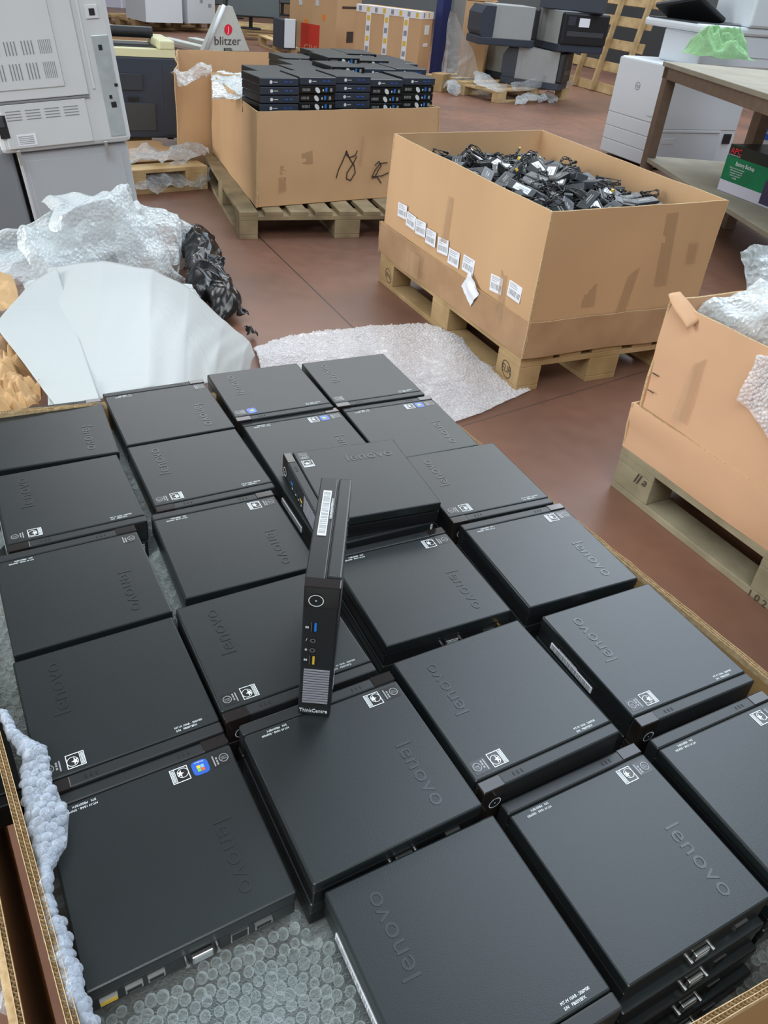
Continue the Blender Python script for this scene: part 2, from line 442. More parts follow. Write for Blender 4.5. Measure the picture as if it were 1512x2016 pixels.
def ribbon_mark(name, pts, w, m, n, parent):
    """pen stroke drawn on a surface"""
    mb = MB(); n = Vector(n).normalized()
    for k in range(len(pts) - 1):
        a, b = Vector(pts[k]), Vector(pts[k + 1]); d = (b - a).normalized(); s = n.cross(d) * w / 2
        a = a - d * w * 0.3; b = b + d * w * 0.3
        mb.add([a - s + n * 0.0015, b - s + n * 0.0015, b + s + n * 0.0015, a + s + n * 0.0015], [(0, 1, 2, 3)])
    return attach(mb.build(name, m), parent)

# ================================================================== the foreground bin
# corners of its rim (back-left, back-right, near-right, near-left), measured as places in the hall
TBL = Vector((-0.716, 1.024, 0.655)); TBR = Vector((0.045, 1.430, 0.609))
TNR = Vector((0.652, 0.470, 0.628)); TNL = Vector((-0.070, 0.095, 0.655))
cen = (TBL + TBR + TNR + TNL) / 4
def shrink(p, z, k=0.985): 
    q = cen + (p - cen) * k; return Vector((q.x, q.y, z))
B1 = empty('cardboard_bin', (cen.x, cen.y, 0.144), 0, 'open cardboard pallet bin full of black mini computers, nearest the camera', 'cardboard bin')
mb = MB()
base = [shrink(p, 0.144) for p in (TNL, TNR, TBR, TBL)]
top = [TNL, TNR, TBR, TBL]
carton(mb, base, top, th=0.008, nx=30, nz=8, wob=0.0)
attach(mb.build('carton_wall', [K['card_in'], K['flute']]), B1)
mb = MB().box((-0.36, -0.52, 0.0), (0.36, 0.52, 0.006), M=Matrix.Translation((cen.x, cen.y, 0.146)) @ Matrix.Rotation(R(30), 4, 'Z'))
attach(mb.build('carton_base', K['card_in']), B1)
# corrugated rim: zigzag fluting between two liners
def rim(p, q, off, ply=2, h=0.012, seed=0, z0=0.0):
    p = Vector(p); q = Vector(q); d = (q - p); L = d.length; d.normalize(); n = Vector((-d.y, d.x, 0)).normalized()
    mb = MB(); nst = int(L / 0.0022)
    for k in range(ply):
        vs = []
        for i in range(nst + 1):
            t = i / nst; P = p.lerp(q, t) + n * (off + 0.0006 + k * 0.004 + (0.0030 if i % 2 else 0.0))
            P = P - n * (0.010 * noise.noise(Vector((t * 4 + seed, 3, seed * 3.1)))) * 0
            zz = z0 + 0.0015 * noise.noise(Vector((t * 90, seed, k)))
            vs += [P + Vector((0, 0, -0.002)), P + Vector((0, 0, h * 0.4 + zz))]
        mb.add(vs, [(2 * i, 2 * i + 2, 2 * i + 3, 2 * i + 1) for i in range(nst)])
    for k in range(ply + 1):
        vs = []
        for i in range(61):
            t = i / 60; P = p.lerp(q, t) + n * (off + k * 0.004)
            zz = z0 + 0.0022 * noise.noise(Vector((t * 40, seed * 2 + k, 5)))
            for s in (-0.0003, 0.0003):
                vs += [P + n * s + Vector((0, 0, -0.004)), P + n * s + Vector((0, 0, h * 0.42 + zz))]
        fs = []
        for i in range(60):
            a = 4 * i; b = a + 4
            fs += [(a, b, b + 1, a + 1), (a + 2, a + 3, b + 3, b + 2), (a + 1, b + 1, b + 3, a + 3)]
        mb.add(vs, fs)
    return mb.build('corrugated_rim', K['flute'])
for (p, q, s) in ((TNL, TNR, 1), (TNR, TBR, 2), (TBR, TBL, 3), (TBL, TNL, 4)):
    attach(rim(p, q, 0.0, seed=s), B1)
# the outer sleeve standing away from the left side
dl = (TNL - TBL).normalized(); nl = Vector((dl.y, -dl.x, 0))
if nl.dot(cen - TBL) > 0: nl = -nl
s0 = TBL + nl * 0.010; s1 = TNL + nl * 0.034
s0.z = 0.650; s1.z = 0.648
mb = MB()
wall(mb, Vector((s1.x, s1.y, 0.2)) + nl * -0.02, Vector((s0.x, s0.y, 0.2)), s1, s0, 0.006, nx=12, nz=3)
attach(mb.build('outer_sleeve', [K['card_pink'], K['flute']]), B1)
attach(rim(s0, s1, 0.0, ply=1, seed=9), B1)
d2 = (TNR - TNL).normalized()
pallet('wooden pallet underneath the nearest bin of computers', (TNR.x + 0.03, TNR.y - 0.03, 0), math.atan2((TBR - TNR).y, (TBR - TNR).x), L=1.16, W=0.84)

# ================================================================== mini computers
PW, PD, PH = 0.1775, 0.1815, 0.0345
hx, hy = PW / 2, PD / 2
meshes = {}
def part(name, mb, mats):
    o = mb.build(name, mats); meshes_o = o.data
    bpy.data.objects.remove(o); return (name, meshes_o)
def make_parts():
    P = {}
    P['chassis'] = part('chassis', MB().box((-hx + .0008, -hy + .012, 0), (hx - .0008, hy - .001, .0190), bev=.0012).box((-hx + .003, -hy + .012, .0185), (hx - .003, hy - .003, .0215)), K['pc_side'])
    P['top_cover'] = part('top_cover', MB().box((-hx, -hy + .0145, .0203), (hx, hy, PH), bev=.0020), K['pc'])
    P['front_bezel'] = part('front_bezel', MB().box((-hx, -hy, 0.0005), (hx, -hy + .0138, PH - .0002), bev=.0020), K['pc_trim'])
    P['corner_panel'] = part('corner_panel', MB().box((-hx - .0003, -hy - .0004, .001), (-hx + .0265, -hy + .0132, PH + .0003), bev=.0012), K['gloss'])
    mb = MB()
    for x in (-.049, -.044, -.039): mb.box((x, -hy + .0048, PH - .0004), (x + .0016, -hy + .0088, PH + .00015))
    P['indicator_slots'] = part('indicator_slots', mb, K['dark'])
    # power button on the front of the glossy corner
    mb = MB().cyl((-.0725, -hy - .0002, .0125), (-.0725, -hy - .0012, .0125), .0062, mi=0, n=24).ring((-.0725, -hy - .0009, .0125), (0, -1, 0), .0064, .0073, mi=1).ring((-.0725, -hy - .0011, .0125), (0, -1, 0), 0.0, .0009, n=8, mi=1, h=.0003)
    P['power_button'] = part('power_button', mb, [K['black'], K['white']])
    def usb(x, m):
        mb = MB().box((x - .0065, -hy - .0006, .0092), (x + .0065, -hy + .001, .0152), 0).box((x - .0055, -hy - .0009, .0124), (x + .0055, -hy, .0146), 1).box((x - .0062, -hy - .0008, .0093), (x + .0062, -hy, .0099), 2)
        return part('usb_port', mb, [K['dark'], m, K['steel']])
    P['usb_a'] = usb(-.038, K['usb_blue']); P['usb_b'] = usb(.007, K['usb_yel'])
    for k, x in (('jack_a', -.020), ('jack_b', -.007)):
        P[k] = part('audio_jack', MB().ring((x, -hy - .0004, .0118), (0, -1, 0), .0016, .0028, n=16, mi=0).ring((x, -hy - .0003, .0118), (0, -1, 0), 0, .0018, n=12, mi=1, h=.0002), [K['steel'], K['dark']])
    mb = MB()
    mb.box((.019, -hy - .0003, .004), (.071, -hy + .001, .031), 1)
    for i in range(14): mb.box((.0200 + i * .0036, -hy - .0012, .0045), (.0218 + i * .0036, -hy, .0305), 0)
    P['vent_grille'] = part('vent_grille', mb, [K['grille'], K['pc_side']])
    mb = MB(); add_text(mb, 'ThinkCentre', .0072, frame((.0815, -hy - .0003, .0165), (0, 0, 1), (-1, 0, 0)), extrude=.0002, xs=.78)
    for (x, s) in ((-.037, 'ss'), (-.020, '/'), (-.007, 'o'), (.007, 'ss')): add_text(mb, s, .0048, frame((x, -hy - .0003, .0055), (0, 0, 1), (-1, 0, 0)), extrude=.0002)
    P['front_print'] = part('front_print', mb, K['white'])
    # moulded maker's name, reading front to back along the left edge
    mb = MB(); add_text(mb, 'lenovo', .0250, frame((-.0525, .035, PH + .0001), (0, 1, 0), (-1, 0, 0)), extrude=.00035, spacing=1.04, xs=1.08)
    P['raised_logo'] = part('raised_logo', mb, K['pc_logo'])
    z = PH
    mb = MB().box((-.0835, -.071, z), (-.0655, -.0555, z + .0002), 0)
    mb.ring((-.0780, -.0632, z + .0002), (0, 0, 1), .0040, .0048, n=20, mi=1)
    add_text(mb, 'intel', .0034, frame((-.0780, -.0622, z + .0003), (1, 0, 0), (0, 1, 0)), 1)
    add_text(mb, 'inside', .0024, frame((-.0780, -.0645, z + .0003), (1, 0, 0), (0, 1, 0)), 1)
    for y in (-.059, -.062, -.0655): mb.box((-.0718, y - .0012, z + .0002), (-.0700, y + .0012, z + .0003), 1)
    mb.box((-.0685, -.0695, z + .0002), (-.0672, -.0570, z + .0003), 1)
    P['processor_sticker'] = part('processor_sticker', mb, [K['sticker'], K['greyprint']])
    mb = MB().box((-.0620, -.0710, z), (-.0440, -.0540, z + .0002), 0)
    X0, X1, Y0, Y1, t = -.0618, -.0442, -.0708, -.0542, .0008
    for a, b in (((X0, Y0), (X1, Y0 + t)), ((X0, Y1 - t), (X1, Y1)), ((X0, Y0), (X0 + t, Y1)), ((X1 - t, Y0), (X1, Y1)), ((X1 - .0048, Y0), (X1 - .0042, Y1))):
        mb.box((a[0], a[1], z + .0002), (b[0], b[1], z + .0004), 1)
    for i in range(3): mb.box((X1 - .0036 + i * .0009, Y0 + .0015, z + .0002), (X1 - .0031 + i * .0009, Y1 - .0015, z + .0003), 1)
    mb.ring((-.0560, -.0635, z + .0002), (0, 0, 1), .0050, .0056, n=24, mi=1)
    star = []
    for i in range(10):
        r = .0036 if i % 2 == 0 else .0014; a = PI / 2 + i * PI / 5 + .3
        star.append((-.0535 + r * math.cos(a), -.0635 + r * 1.3 * math.sin(a)))
    mb.prism(star, z + .0002, z + .0005, 1)
    P['energy_sticker'] = part('energy_sticker', mb, [K['sticker'], K['white']])
    def winst(cx):
        mb = MB(); pts = []
        for i in range(20):
            a = 2 * PI * (i + .5) / 20; q = 1 / (abs(math.cos(a)) ** 5 + abs(math.sin(a)) ** 5) ** .2
            pts.append((cx + .0082 * q * math.cos(a), -.0625 + .0082 * q * math.sin(a)))
        mb.prism(pts, z, z + .0003, 0)
        for i, (dx, dy, m) in enumerate(((-.0036, .0002, 1), (.0002, .0002, 2), (-.0036, -.0036, 3), (.0002, -.0036, 4))):
            mb.box((cx + dx, -.0615 + dy, z + .0002), (cx + dx + .0034, -.0615 + dy + .0034, z + .0005), m)
        add_text(mb, 'Windows', .0024, frame((cx, -.0687, z + .0004), (1, 0, 0), (0, 1, 0)), 5)
        return part('blue_sticker', mb, [K['blue'], K['red'], K['grn'], K['lblue'], K['yel'], K['white']])
    P['win_a'] = winst(-.054); P['win_b'] = winst(-.0535 - .0005)
    mb = MB()
    add_text(mb, 'MT-M 10A8 - S06M00', .0034, frame((.058, -.0675, z + .0002), (1, 0, 0), (0, 1, 0)), extrude=.0001, xs=.95)
    add_text(mb, 'S/N   PB00YBFX', .0034, frame((.055, -.0715, z + .0002), (1, 0, 0), (0, 1, 0)), extrude=.0001, xs=.95)
    P['serial_print'] = part('serial_print', mb, K['white'])
    # rear ports
    mb = MB().box((-.012, hy - .001, .006), (.006, hy + .0035, .0165), 0, bev=.001).box((-.0105, hy + .003, .0075), (.0045, hy + .0039, .015), 1)
    for x in (-.0165, .0105): mb.cyl((x, hy - .001, .0112), (x, hy + .005, .0112), .0024, n=6, mi=0)
    P['vga_port'] = part('vga_port', mb, [K['steel'], K['greyprint']])
    def rp(nm, x0, x1, z0, z1, m, inset=.0012, out=.0006):
        mb = MB().box((x0, hy - .001, z0), (x1, hy + out, z1), 0).box((x0 + inset, hy, z0 + inset), (x1 - inset, hy + out + .0003, z1 - inset), 1)
        return part(nm, mb, [K['steel'], m])
    P['power_socket'] = rp('power_socket', .066, .080, .006, .012, K['usb_yel'], .0004)
    P['rusb1'] = rp('usb_port', .046, .060, .006, .0125, K['dark'])
    P['rusb2'] = rp('usb_port', .028, .042, .006, .0125, K['dark'])
    P['ethernet_port'] = rp('ethernet_port', -.044, -.028, .005, .0175, K['dark'])
    P['display_port'] = rp('display_port', -.066, -.050, .006, .0125, K['dark'])
    P['antenna_stud'] = part('antenna_stud', MB().cyl((-.074, hy - .001, .013), (-.074, hy + .009, .013), .003, n=8), K['brass'])
    # serial barcode on the side
    mb = MB().box((-hx - .0003, -.014, .0050), (-hx + .001, .064, .0140), 0)
    rnd = random.Random(4); y = -.011
    while y < .061:
        b = rnd.uniform(.0004, .0016); mb.box((-hx - .0006, y, .0058), (-hx, y + b, .0132), 1); y += b + rnd.uniform(.0005, .0018)
    P['barcode_label'] = part('barcode_label', mb, [K['paper'], K['greyprint']])
    mb = MB(); add_text(mb, '1S10A8S06M00PB00YBFX', .0034, frame((-hx - .0004, .032, .0162), (0, -1, 0), (0, 0, 1)), extrude=.0001, xs=1.0)
    P['barcode_print'] = part('barcode_print', mb, K['white'])
    return P
PP = make_parts()
ALLP = ['chassis', 'top_cover', 'front_bezel', 'corner_panel', 'indicator_slots', 'power_button', 'usb_a', 'usb_b', 'jack_a', 'jack_b', 'vent_grille', 'front_print',
        'raised_logo', 'serial_print', 'vga_port', 'power_socket', 'rusb1', 'rusb2', 'ethernet_port', 'display_port', 'barcode_label', 'barcode_print']
LOWP = ['chassis', 'top_cover', 'front_bezel', 'corner_panel', 'front_print', 'vga_port', 'ethernet_port', 'barcode_label']
def computer(x, y, ztop, yaw, label, stick='pe', parts=None, extra=(), group='mini computers laid out in the nearest bin', rot=None):
    """yaw: rotation of the case; front faces local -y"""
    loc = (x, y, ztop - PH) if rot is None else (x, y, ztop)
    e = empty('mini_computer', loc, yaw, label, 'computer', group, rot)
    lst = list(parts or ALLP)
    if 'p' in stick: lst.append('processor_sticker')
    if 'e' in stick: lst.append('energy_sticker')
    if 'w' in stick: lst.append('win_a')
    lst += list(extra)
    for k in lst:
        nm, me = PP[k]
        o = bpy.data.objects.new(nm, me); col.objects.link(o); o.parent = e
        if k in ('win_a',) and 'e' in stick:
            # third sticker in the row: the energy label moves one place inward
            pass
        if k == 'energy_sticker' and 'w' in stick: o.location.x = .0195
    return e
# x, y, z(top, below camera), yaw(deg), front side ('n' near / 'b' back), stickers, label
PCS = {
 '1': (-0.5049, 1.0518, -0.6762, 27.7, 'b', '', 'black mini computer cut by the left edge in the farthest row, name at right'),
 '2': (-0.3465, 1.1509, -0.6735, 30.2, 'b', 'p', 'scratched black mini computer second from left in the farthest row, against the rim'),
 '3': (-0.1894, 1.2566, -0.6735, 28.7, 'n', 'pw', 'black mini computer with small blue sticker, third in the farthest row'),
 '4': (-0.0250, 1.3424, -0.6748, 27.7, 'n', 'p', 'blue-grey sheened mini computer at the far right corner of the bin'),
 '5': (-0.4163, 0.8836, -0.6772, 30.9, 'n', 'pe', 'dusty smudged mini computer at the left edge, second row from the back'),
 '6': (-0.2545, 0.9930, -0.6760, 30.3, 'n', 'pe', 'black mini computer with white star sticker, second row, second from left'),
 '7': (-0.0978, 1.1018, -0.6779, 28.7, 'b', 'pew', 'mini computer with three stickers partly under the one lying crosswise'),
 '8': (0.0661, 1.1840, -0.6783, 27.2, 'b', 'pew', 'mini computer with three stickers beside the right cardboard wall, second row'),
 '10': (0.1727, 1.0366, -0.6791, 26.4, 'n', 'pe', 'plain mini computer at the right wall directly right of the crosswise one'),
 '11': (-0.3371, 0.7142, -0.6765, 31.2, 'b', 'p', 'mini computer at the left edge, third row, with one dark round sticker'),
 '12': (-0.1707, 0.8264, -0.6754, 29.1, 'b', 'pe', 'mini computer left of the barcode on the upright one, long side gap at its left'),
 '13': (0.0795, 0.7813, -0.6782, 28.0, 'b', 'pe', 'mini computer with a brass stud at its rear, right of the upright one'),
 '14': (0.2626, 0.8714, -0.6778, 26.9, 'b', 'pe', 'mini computer by the right wall, fourth from the back, on a taller stack'),
 '15': (-0.2422, 0.5542, -0.6805, 31.7, 'n', 'pe', 'mini computer at the left edge whose near corner touches the white bubble wrap'),
 '16': (-0.0887, 0.6522, -0.6746, 30.9, 'n', 'pe', 'mini computer half hidden behind the upright computer'),
 '17': (0.1734, 0.5940, -0.6685, 30.8, 'n', 'pe', 'mini computer in the middle right, its stickers at the near left corner'),
 '18': (0.3595, 0.7004, -0.6782, 28.7, 'n', 'pe', 'mini computer by the right wall showing a barcode strip on its left side'),
 '19': (-0.1471, 0.3991, -0.6835, 31.7, 'b', 'pew', 'nearest left mini computer with a bright blue sticker and a torn paper spot'),
 '20': (0.0187, 0.4904, -0.6680, 31.2, 'b', 'pe', 'mini computer in front of the upright one, serial text at its far left corner'),
 '21': (0.2860, 0.4443, -0.6910, 30.2, 'b', 'pe', 'bluish shining mini computer atop the stack showing three screen ports'),
 '22': (.4745, .5600, -.6850, 29.2, 'b', 'pe', 'mini computer cut off by the right edge of the photo, nearest the right wall'),
 '23': (0.1214, 0.3351, -0.6794, 30.1, 'n', 'pe', 'mini computer cut by the bottom edge, raised name along its left side'),
}
SH = {'4': 'the top one at the far right corner of the bin', '5': 'the dusty one at the left edge, second row',
 '8': 'the three-sticker one beside the right wall', '10': 'the one right of the crosswise computer', '13': 'the one with a brass stud',
 '14': 'the fourth from the back by the right wall', '17': 'the middle right one with near-left stickers', '18': 'the one with a barcode strip by the right wall',
 '20': 'the one in front of the upright computer', '21': 'the bluish shining one near the bottom right', '22': 'the one cut off by the right edge', '16': 'the one half hidden by the upright computer'}
LAY = {'4': 1, '5': 1, '8': 1, '10': 1, '13': 1, '14': 1, '17': 1, '18': 1, '20': 1, '21': 3, '22': 2, '16': 1}
p22 = at(1277.5, 1455.3, CAM_H - .685)
stacks = []
for k, (x, y, z, a, fr, st, lab) in PCS.items():
    if k == '22':
        aa = R(a); x = p22.x + math.cos(aa) * hx + math.sin(aa) * hy; y = p22.y + math.sin(aa) * hx - math.cos(aa) * hy
    zt = CAM_H + z
    yaw = R(a) + (PI if fr == 'b' else 0)
    extra = ['antenna_stud'] if k == '13' else []
    hide = {'usb_a', 'usb_b', 'jack_a', 'jack_b', 'vent_grille', 'front_print'} | (set() if k == '19' else {'power_socket', 'rusb1', 'rusb2', 'ethernet_port'})
    if k in ('14',): hide |= {'vga_port', 'display_port'}
    if k not in ('18', '23', '20'): hide |= {'barcode_label', 'barcode_print'}
    pc = computer(x, y, zt, yaw, lab, st, parts=[q for q in ALLP if q not in hide], extra=extra)
    n = LAY.get(k, 0)
    for i in range(n):
        nth = ('directly under', 'two below', 'three below')[i]
        j = random.Random(int(x * 1000) + i)
        sh = .006 if k == '21' else .0
        computer(x + j.uniform(-.002, .002) + sh * math.sin(aa if k == '22' else R(a)) * (i + 1), y + j.uniform(-.002, .002) - sh * math.cos(R(a)) * (i + 1), zt - PH * (i + 1), R(a) + (PI if (fr == 'b') else 0),
                 'mini computer %s %s' % (nth, SH[k]),
                 '', LOWP, group='mini computers in the lower layers of the nearest bin')
    stacks.append((x, y, R(a), zt - PH * (n + 1)))
# the crosswise pair and the upright one
zc = CAM_H - .6412
computer(-.0082, .9548, zc, R(24.4 - 90), 'mini computer lying crosswise on top of the others behind the upright one', 'pe')
computer(-.014, .948, zc - PH, R(29), 'mini computer hidden under the one lying crosswise', '', LOWP, group='mini computers in the lower layers of the nearest bin')
computer(-.012, .946, zc - 2 * PH, R(28.5), 'lowest visible mini computer beneath the crosswise pair', '', LOWP, group='mini computers in the lower layers of the nearest bin')
stacks.append((-.012, .946, R(28.5), zc - 3 * PH))
computer(-.0480, .634, .6530 + hx, 0, 'mini computer standing upright on its side with barcode along its top edge', '', rot=Euler((0, PI / 2, R(.6)), 'XYZ'))
# torn paper spot and scratches on the lids
def spot(name, u, v, z, pts, m, label, cat, group=None):
    c = at(u, v, z)
    mb = MB().prism([(c.x + a, c.y + b) for a, b in pts], z + .0001, z + .0006)
    return tag(mb.build(name, m), label, cat, group)
spot('paper_scrap', 406, 1785, CAM_H - .6908, [(-.004, -.003), (.001, -.005), (.004, -.001), (.003, .002), (.006, .004), (.001, .003), (-.002, .005), (-.001, .001)], K['paper'],
     'tiny torn white paper scrap stuck on the nearest left computer', 'paper scrap')

# ================================================================== bubble wrap
def sdf(px, py, s):
    x, y, a, zb = s
    dx = px - x; dy = py - y; c = math.cos(a); d = math.sin(a)
    lx = abs(c * dx + d * dy) - hx; ly = abs(-d * dx + c * dy) - hy
    return math.hypot(max(lx, 0), max(ly, 0)) + min(max(lx, ly), 0)
def wrap_z(px, py):
    w = 0; z = 0; lo = 9
    for s in stacks:
        d = sdf(px, py, s)
        if d < .010: lo = min(lo, s[3] - .007)
        if d < .12:
            k = 1 / (max(d, .004) ** 2); w += k; z += k * (s[3] - .010)
    zz = z / w if w > 0 else .55
    zz += .006 * noise.noise(Vector((px * 14, py * 14, 0)))
    zz = min(zz, .600)
    return min(zz, lo) if lo < 9 else zz
def dome(mb, c, n, r, h, seg=8, rings=2):
    n = n.normalized(); a = n.orthogonal().normalized(); b = n.cross(a)
    vs = [c + n * h]
    for k in range(1, rings + 1):
        t = k / rings * PI / 2; rr = r * math.sin(t) ** .6; hh = h * math.cos(t) ** .5 if k < rings else 0
        for i in range(seg):
            q = 2 * PI * i / seg; vs.append(c + a * math.cos(q) * rr + b * math.sin(q) * rr + n * hh)
    fs = [(0, 1 + i, 1 + (i + 1) % seg) for i in range(seg)]
    for k in range(rings - 1):
        for i in range(seg):
            p = 1 + k * seg; fs.append((p + i, p + seg + i, p + seg + (i + 1) % seg, p + (i + 1) % seg))
    mb.add(vs, fs, 0, None, True)
def bubble_surface(S, W_, H_, pitch, r, h, nu, nv, seg=8, rings=2, keep=None, flip=1, jit=.12):
    """S(u,v) gives the sheet; domes in a hexagonal pattern over a W_ x H_ metre sheet"""
    mb = MB(); mb.grid(S, nu, nv); jr = random.Random(7)
    j = 0; y = pitch / 2
    while y < H_ - pitch / 2:
        x = pitch / 2 + (pitch / 2 if j % 2 else 0)
        while x < W_ - pitch / 2:
            u, v = min(1, max(0, (x + jr.uniform(-jit, jit) * pitch) / W_)), min(1, max(0, (y + jr.uniform(-jit, jit) * pitch) / H_))
            p = S(u, v)
            if keep is None or keep(p):
                e = 0.25 * pitch
                du = S(min(1, u + e / W_), v) - S(max(0, u - e / W_), v); dv = S(u, min(1, v + e / H_)) - S(u, max(0, v - e / H_))
                n = du.cross(dv) * flip
                if n.length > 1e-12:
                    n = n.normalized() + Vector((jr.uniform(-1, 1), jr.uniform(-1, 1), jr.uniform(-1, 1))) * jit
                    k = 1 + jr.uniform(-1, 1) * jit; dome(mb, p, n, r * k, h * (k + jr.uniform(-1, 1) * jit * 2), seg, rings)
            x += pitch
        y += pitch * .866; j += 1
    return mb
O0 = TBL + (TNL - TBL) * .01; Uv = (TBR - TBL); Vv = (TNL - TBL)
def Sbin(u, v):
    a = TBL.lerp(TBR, u); b = TNL.lerp(TNR, u); p = a.lerp(b, v)
    p = cen + (p - cen) * .965
    return Vector((p.x, p.y, wrap_z(p.x, p.y)))
def keepbin(p):
    d = min(sdf(p.x, p.y, s) for s in stacks)
    return d > .001
mb = bubble_surface(Sbin, .85, 1.13, .0112, .0050, .0038, 90, 120, 12, 4, keepbin, jit=.16)
tag(mb.build('bubble_wrap_sheet', K['bub']), 'clear large-bubble wrap sheet lining the nearest bin under the computers', 'bubble wrap')
# the layer of computers under the wrap, seen dimly through it
for i, (x, y, wd) in enumerate(((-.050, .240, 'in the open near corner'), (.060, .300, 'left of the nearest computer'), (-.350, .560, 'along the left wall, fourth row'), (-.440, .715, 'along the left wall, third row'), (-.520, .880, 'along the left wall, second row'), (-.245, .630, 'under the left gap, near part'), (-.33, .80, 'under the left gap, far part'))):
    computer(x, y, .566 if i > 1 else .560, R(31), 'mini computer under the bubble wrap %s' % wd, '', ['chassis', 'top_cover', 'front_bezel'], group='mini computers under the bubble wrap in the nearest bin')
# the crumpled edge of the wrap folded up over the left rim
Ledge = [(0, 1405), (20, 1450), (44, 1478), (42, 1560), (52, 1630), (72, 1700), (78, 1760), (92, 1830), (112, 1900), (128, 1960), (140, 2030)]
Redge = [(8, 1400), (34, 1448), (92, 1478), (104, 1545), (136, 1600), (130, 1668), (102, 1705), (98, 1765), (130, 1830), (152, 1900), (168, 1960), (200, 2030)]
def poly(P, t):
    t = max(0, min(.9999, t)) * (len(P) - 1); i = int(t); f = t - i
    return P[i][0] * (1 - f) + P[i + 1][0] * f, P[i][1] * (1 - f) + P[i + 1][1] * f
def Sstrip(u, v):
    a = poly(Ledge, v); b = poly(Redge, v)
    x = a[0] * (1 - u) + b[0] * u; y = a[1] * (1 - u) + b[1] * u
    p = at(x, y, .651)
    p.z += .006 * math.sin(PI * u) + .008 * noise.noise(Vector((p.x * 40, p.y * 40, 2))) - .004 * (1 - u)
    p.x += .002 * noise.noise(Vector((p.x * 90, p.y * 90, 8)))
    return p
mb = bubble_surface(Sstrip, .062, .42, .0108, .0048, .0030, 14, 110, 12, 4, flip=-1, jit=.2)
tag(mb.build('bubble_wrap_fold', K['bub_white']), 'whitish crumpled bubble wrap edge folded over the left rim of the nearest bin', 'bubble wrap')
def patch(name, cs, nu, nv, amp, fr, m, label=None, cat=None, bulge=0.0, seed=0.0, thick=0.0, edge=0.0, kind='crumple', parent=None, group=None, fold=0.0, stuff=False, skirt=0.0):
    P = [Vector(c) if len(c) == 3 and isinstance(c, Vector) else at(*c) for c in cs]
    n0 = (P[1] - P[0]).cross(P[3] - P[0]).normalized()
    if n0.z < 0: n0 = -n0
    def S(u, v):
        p = (P[0].lerp(P[1], u)).lerp(P[3].lerp(P[2], u), v)
        p = p + n0 * bulge * (math.sin(PI * u) * math.sin(PI * v)) ** .6
        q = p * fr + Vector((seed, seed * 2.3, seed * .7))
        if kind == 'crumple':
            wq = q * .55 + nvec(q * .35) * .8
            d = .55 - 1.5 * abs(noise.noise(wq)) + .55 * (.4 - abs(noise.noise(wq * 2.3 + Vector((3, 1, 2))))) + .25 * (.3 - abs(noise.noise(q * 2.9)))
        elif kind == 'sharp':
            d = .5 * (noise.noise(q, noise_basis='VORONOI_F2F1') - .25) + .35 * (noise.noise(q * 2.1, noise_basis='VORONOI_F2F1') - .2) + .3 * noise.noise(q * .5)
        else: d = noise.noise(q)
        w = nvec(q * .8)
        p = p + n0 * d * amp + w * amp * .5
        if fold: p = p + n0 * fold * math.sin(u * 9 + 3 * noise.noise(q * .5)) * .5
        if skirt:
            p = Vector((p.x, p.y, p.z - skirt * max(0, 1 - min(u, 1 - u, v, 1 - v) / .09) ** 2))
        if edge:
            eu = min(u, 1 - u, v, 1 - v)
            if eu < .12: p = p + (nvec(q * 2.1)) * edge * (1 - eu / .12)
        return p
    mb = MB(); mb.grid(S, nu, nv)
    o = mb.build(name, m)
    if thick: 
        md = o.modifiers.new('thickness', 'SOLIDIFY'); md.thickness = thick
    if parent: attach(o, parent)
    else: tag(o, label, cat, group, 'stuff' if stuff else None)
    return o, S
# ================================================================== bin of power adapters
V3 = lambda x, y, z=0.0: Vector((x, y, z))
ya = .480; ua = V3(math.cos(ya), math.sin(ya)); ba = V3(-math.sin(ya), math.cos(ya))
NA = V3(.524, 2.632)
BA = empty('cardboard_bin', (NA + ua * .4 + ba * .6) + V3(0, 0, .144), 0, 'open cardboard bin on a stamped wooden pallet, heaped with black power adapters', 'cardboard bin')
bs = [NA, NA + ua * .79, NA + ua * .79 + ba * 1.2, NA + ba * 1.2]
tops = [at(1087, 417.5, .68), at(1435, 395, .68), at(1068, 256, .68), at(776, 263, .68)]
mb = MB(); carton(mb, [p + V3(0, 0, .146) for p in bs], tops, nx=20, nz=8, wob=.006)
attach(mb.build('carton_wall', [K['card'], K['flute']]), BA)
mb = MB().add([p + V3(0, 0, .148) for p in bs], [(0, 1, 2, 3)]); attach(mb.build('carton_base', K['card_in']), BA)
ctr = (bs[0] + bs[2]) / 2
sl0 = [ctr + (p - ctr) * 1.022 + V3(0, 0, .145) for p in bs]; sl1 = [ctr + (p - ctr) * 1.030 + V3(0, 0, .285) for p in bs]
mb = MB(); carton(mb, sl0, sl1, th=.005, nx=18, nz=4, wob=.010)
attach(mb.build('worn_sleeve', [K['card_old'], K['flute']]), BA)
PA = pallet('wooden pallet with a burnt EUR stamp, under the bin of power adapters', NA + ua * .80, ya + PI / 2)
c = NA + ba * .075 - ua * .0008 + V3(0, 0, .061)
mb = MB(); M = frame(c, -ba, (0, 0, 1)); add_text(mb, 'EUR', .042, M, xs=.8, spacing=.95); mb.ring((0, 0, 0), (0, 0, 1), .033, .037, n=32, M=M, sx=.75, h=0)
attach(mb.build('burnt_stamp', K['ink']), PA)
c = NA + ba * 1.10 - ua * .0008 + V3(0, 0, .061)
mb = MB(); M = frame(c, -ba, (0, 0, 1)); add_text(mb, 'EPAL', .032, M, xs=.75); mb.ring((0, 0, 0), (0, 0, 1), .033, .037, n=32, M=M, sx=.75, h=0)
attach(mb.build('burnt_stamp', K['ink']), PA)
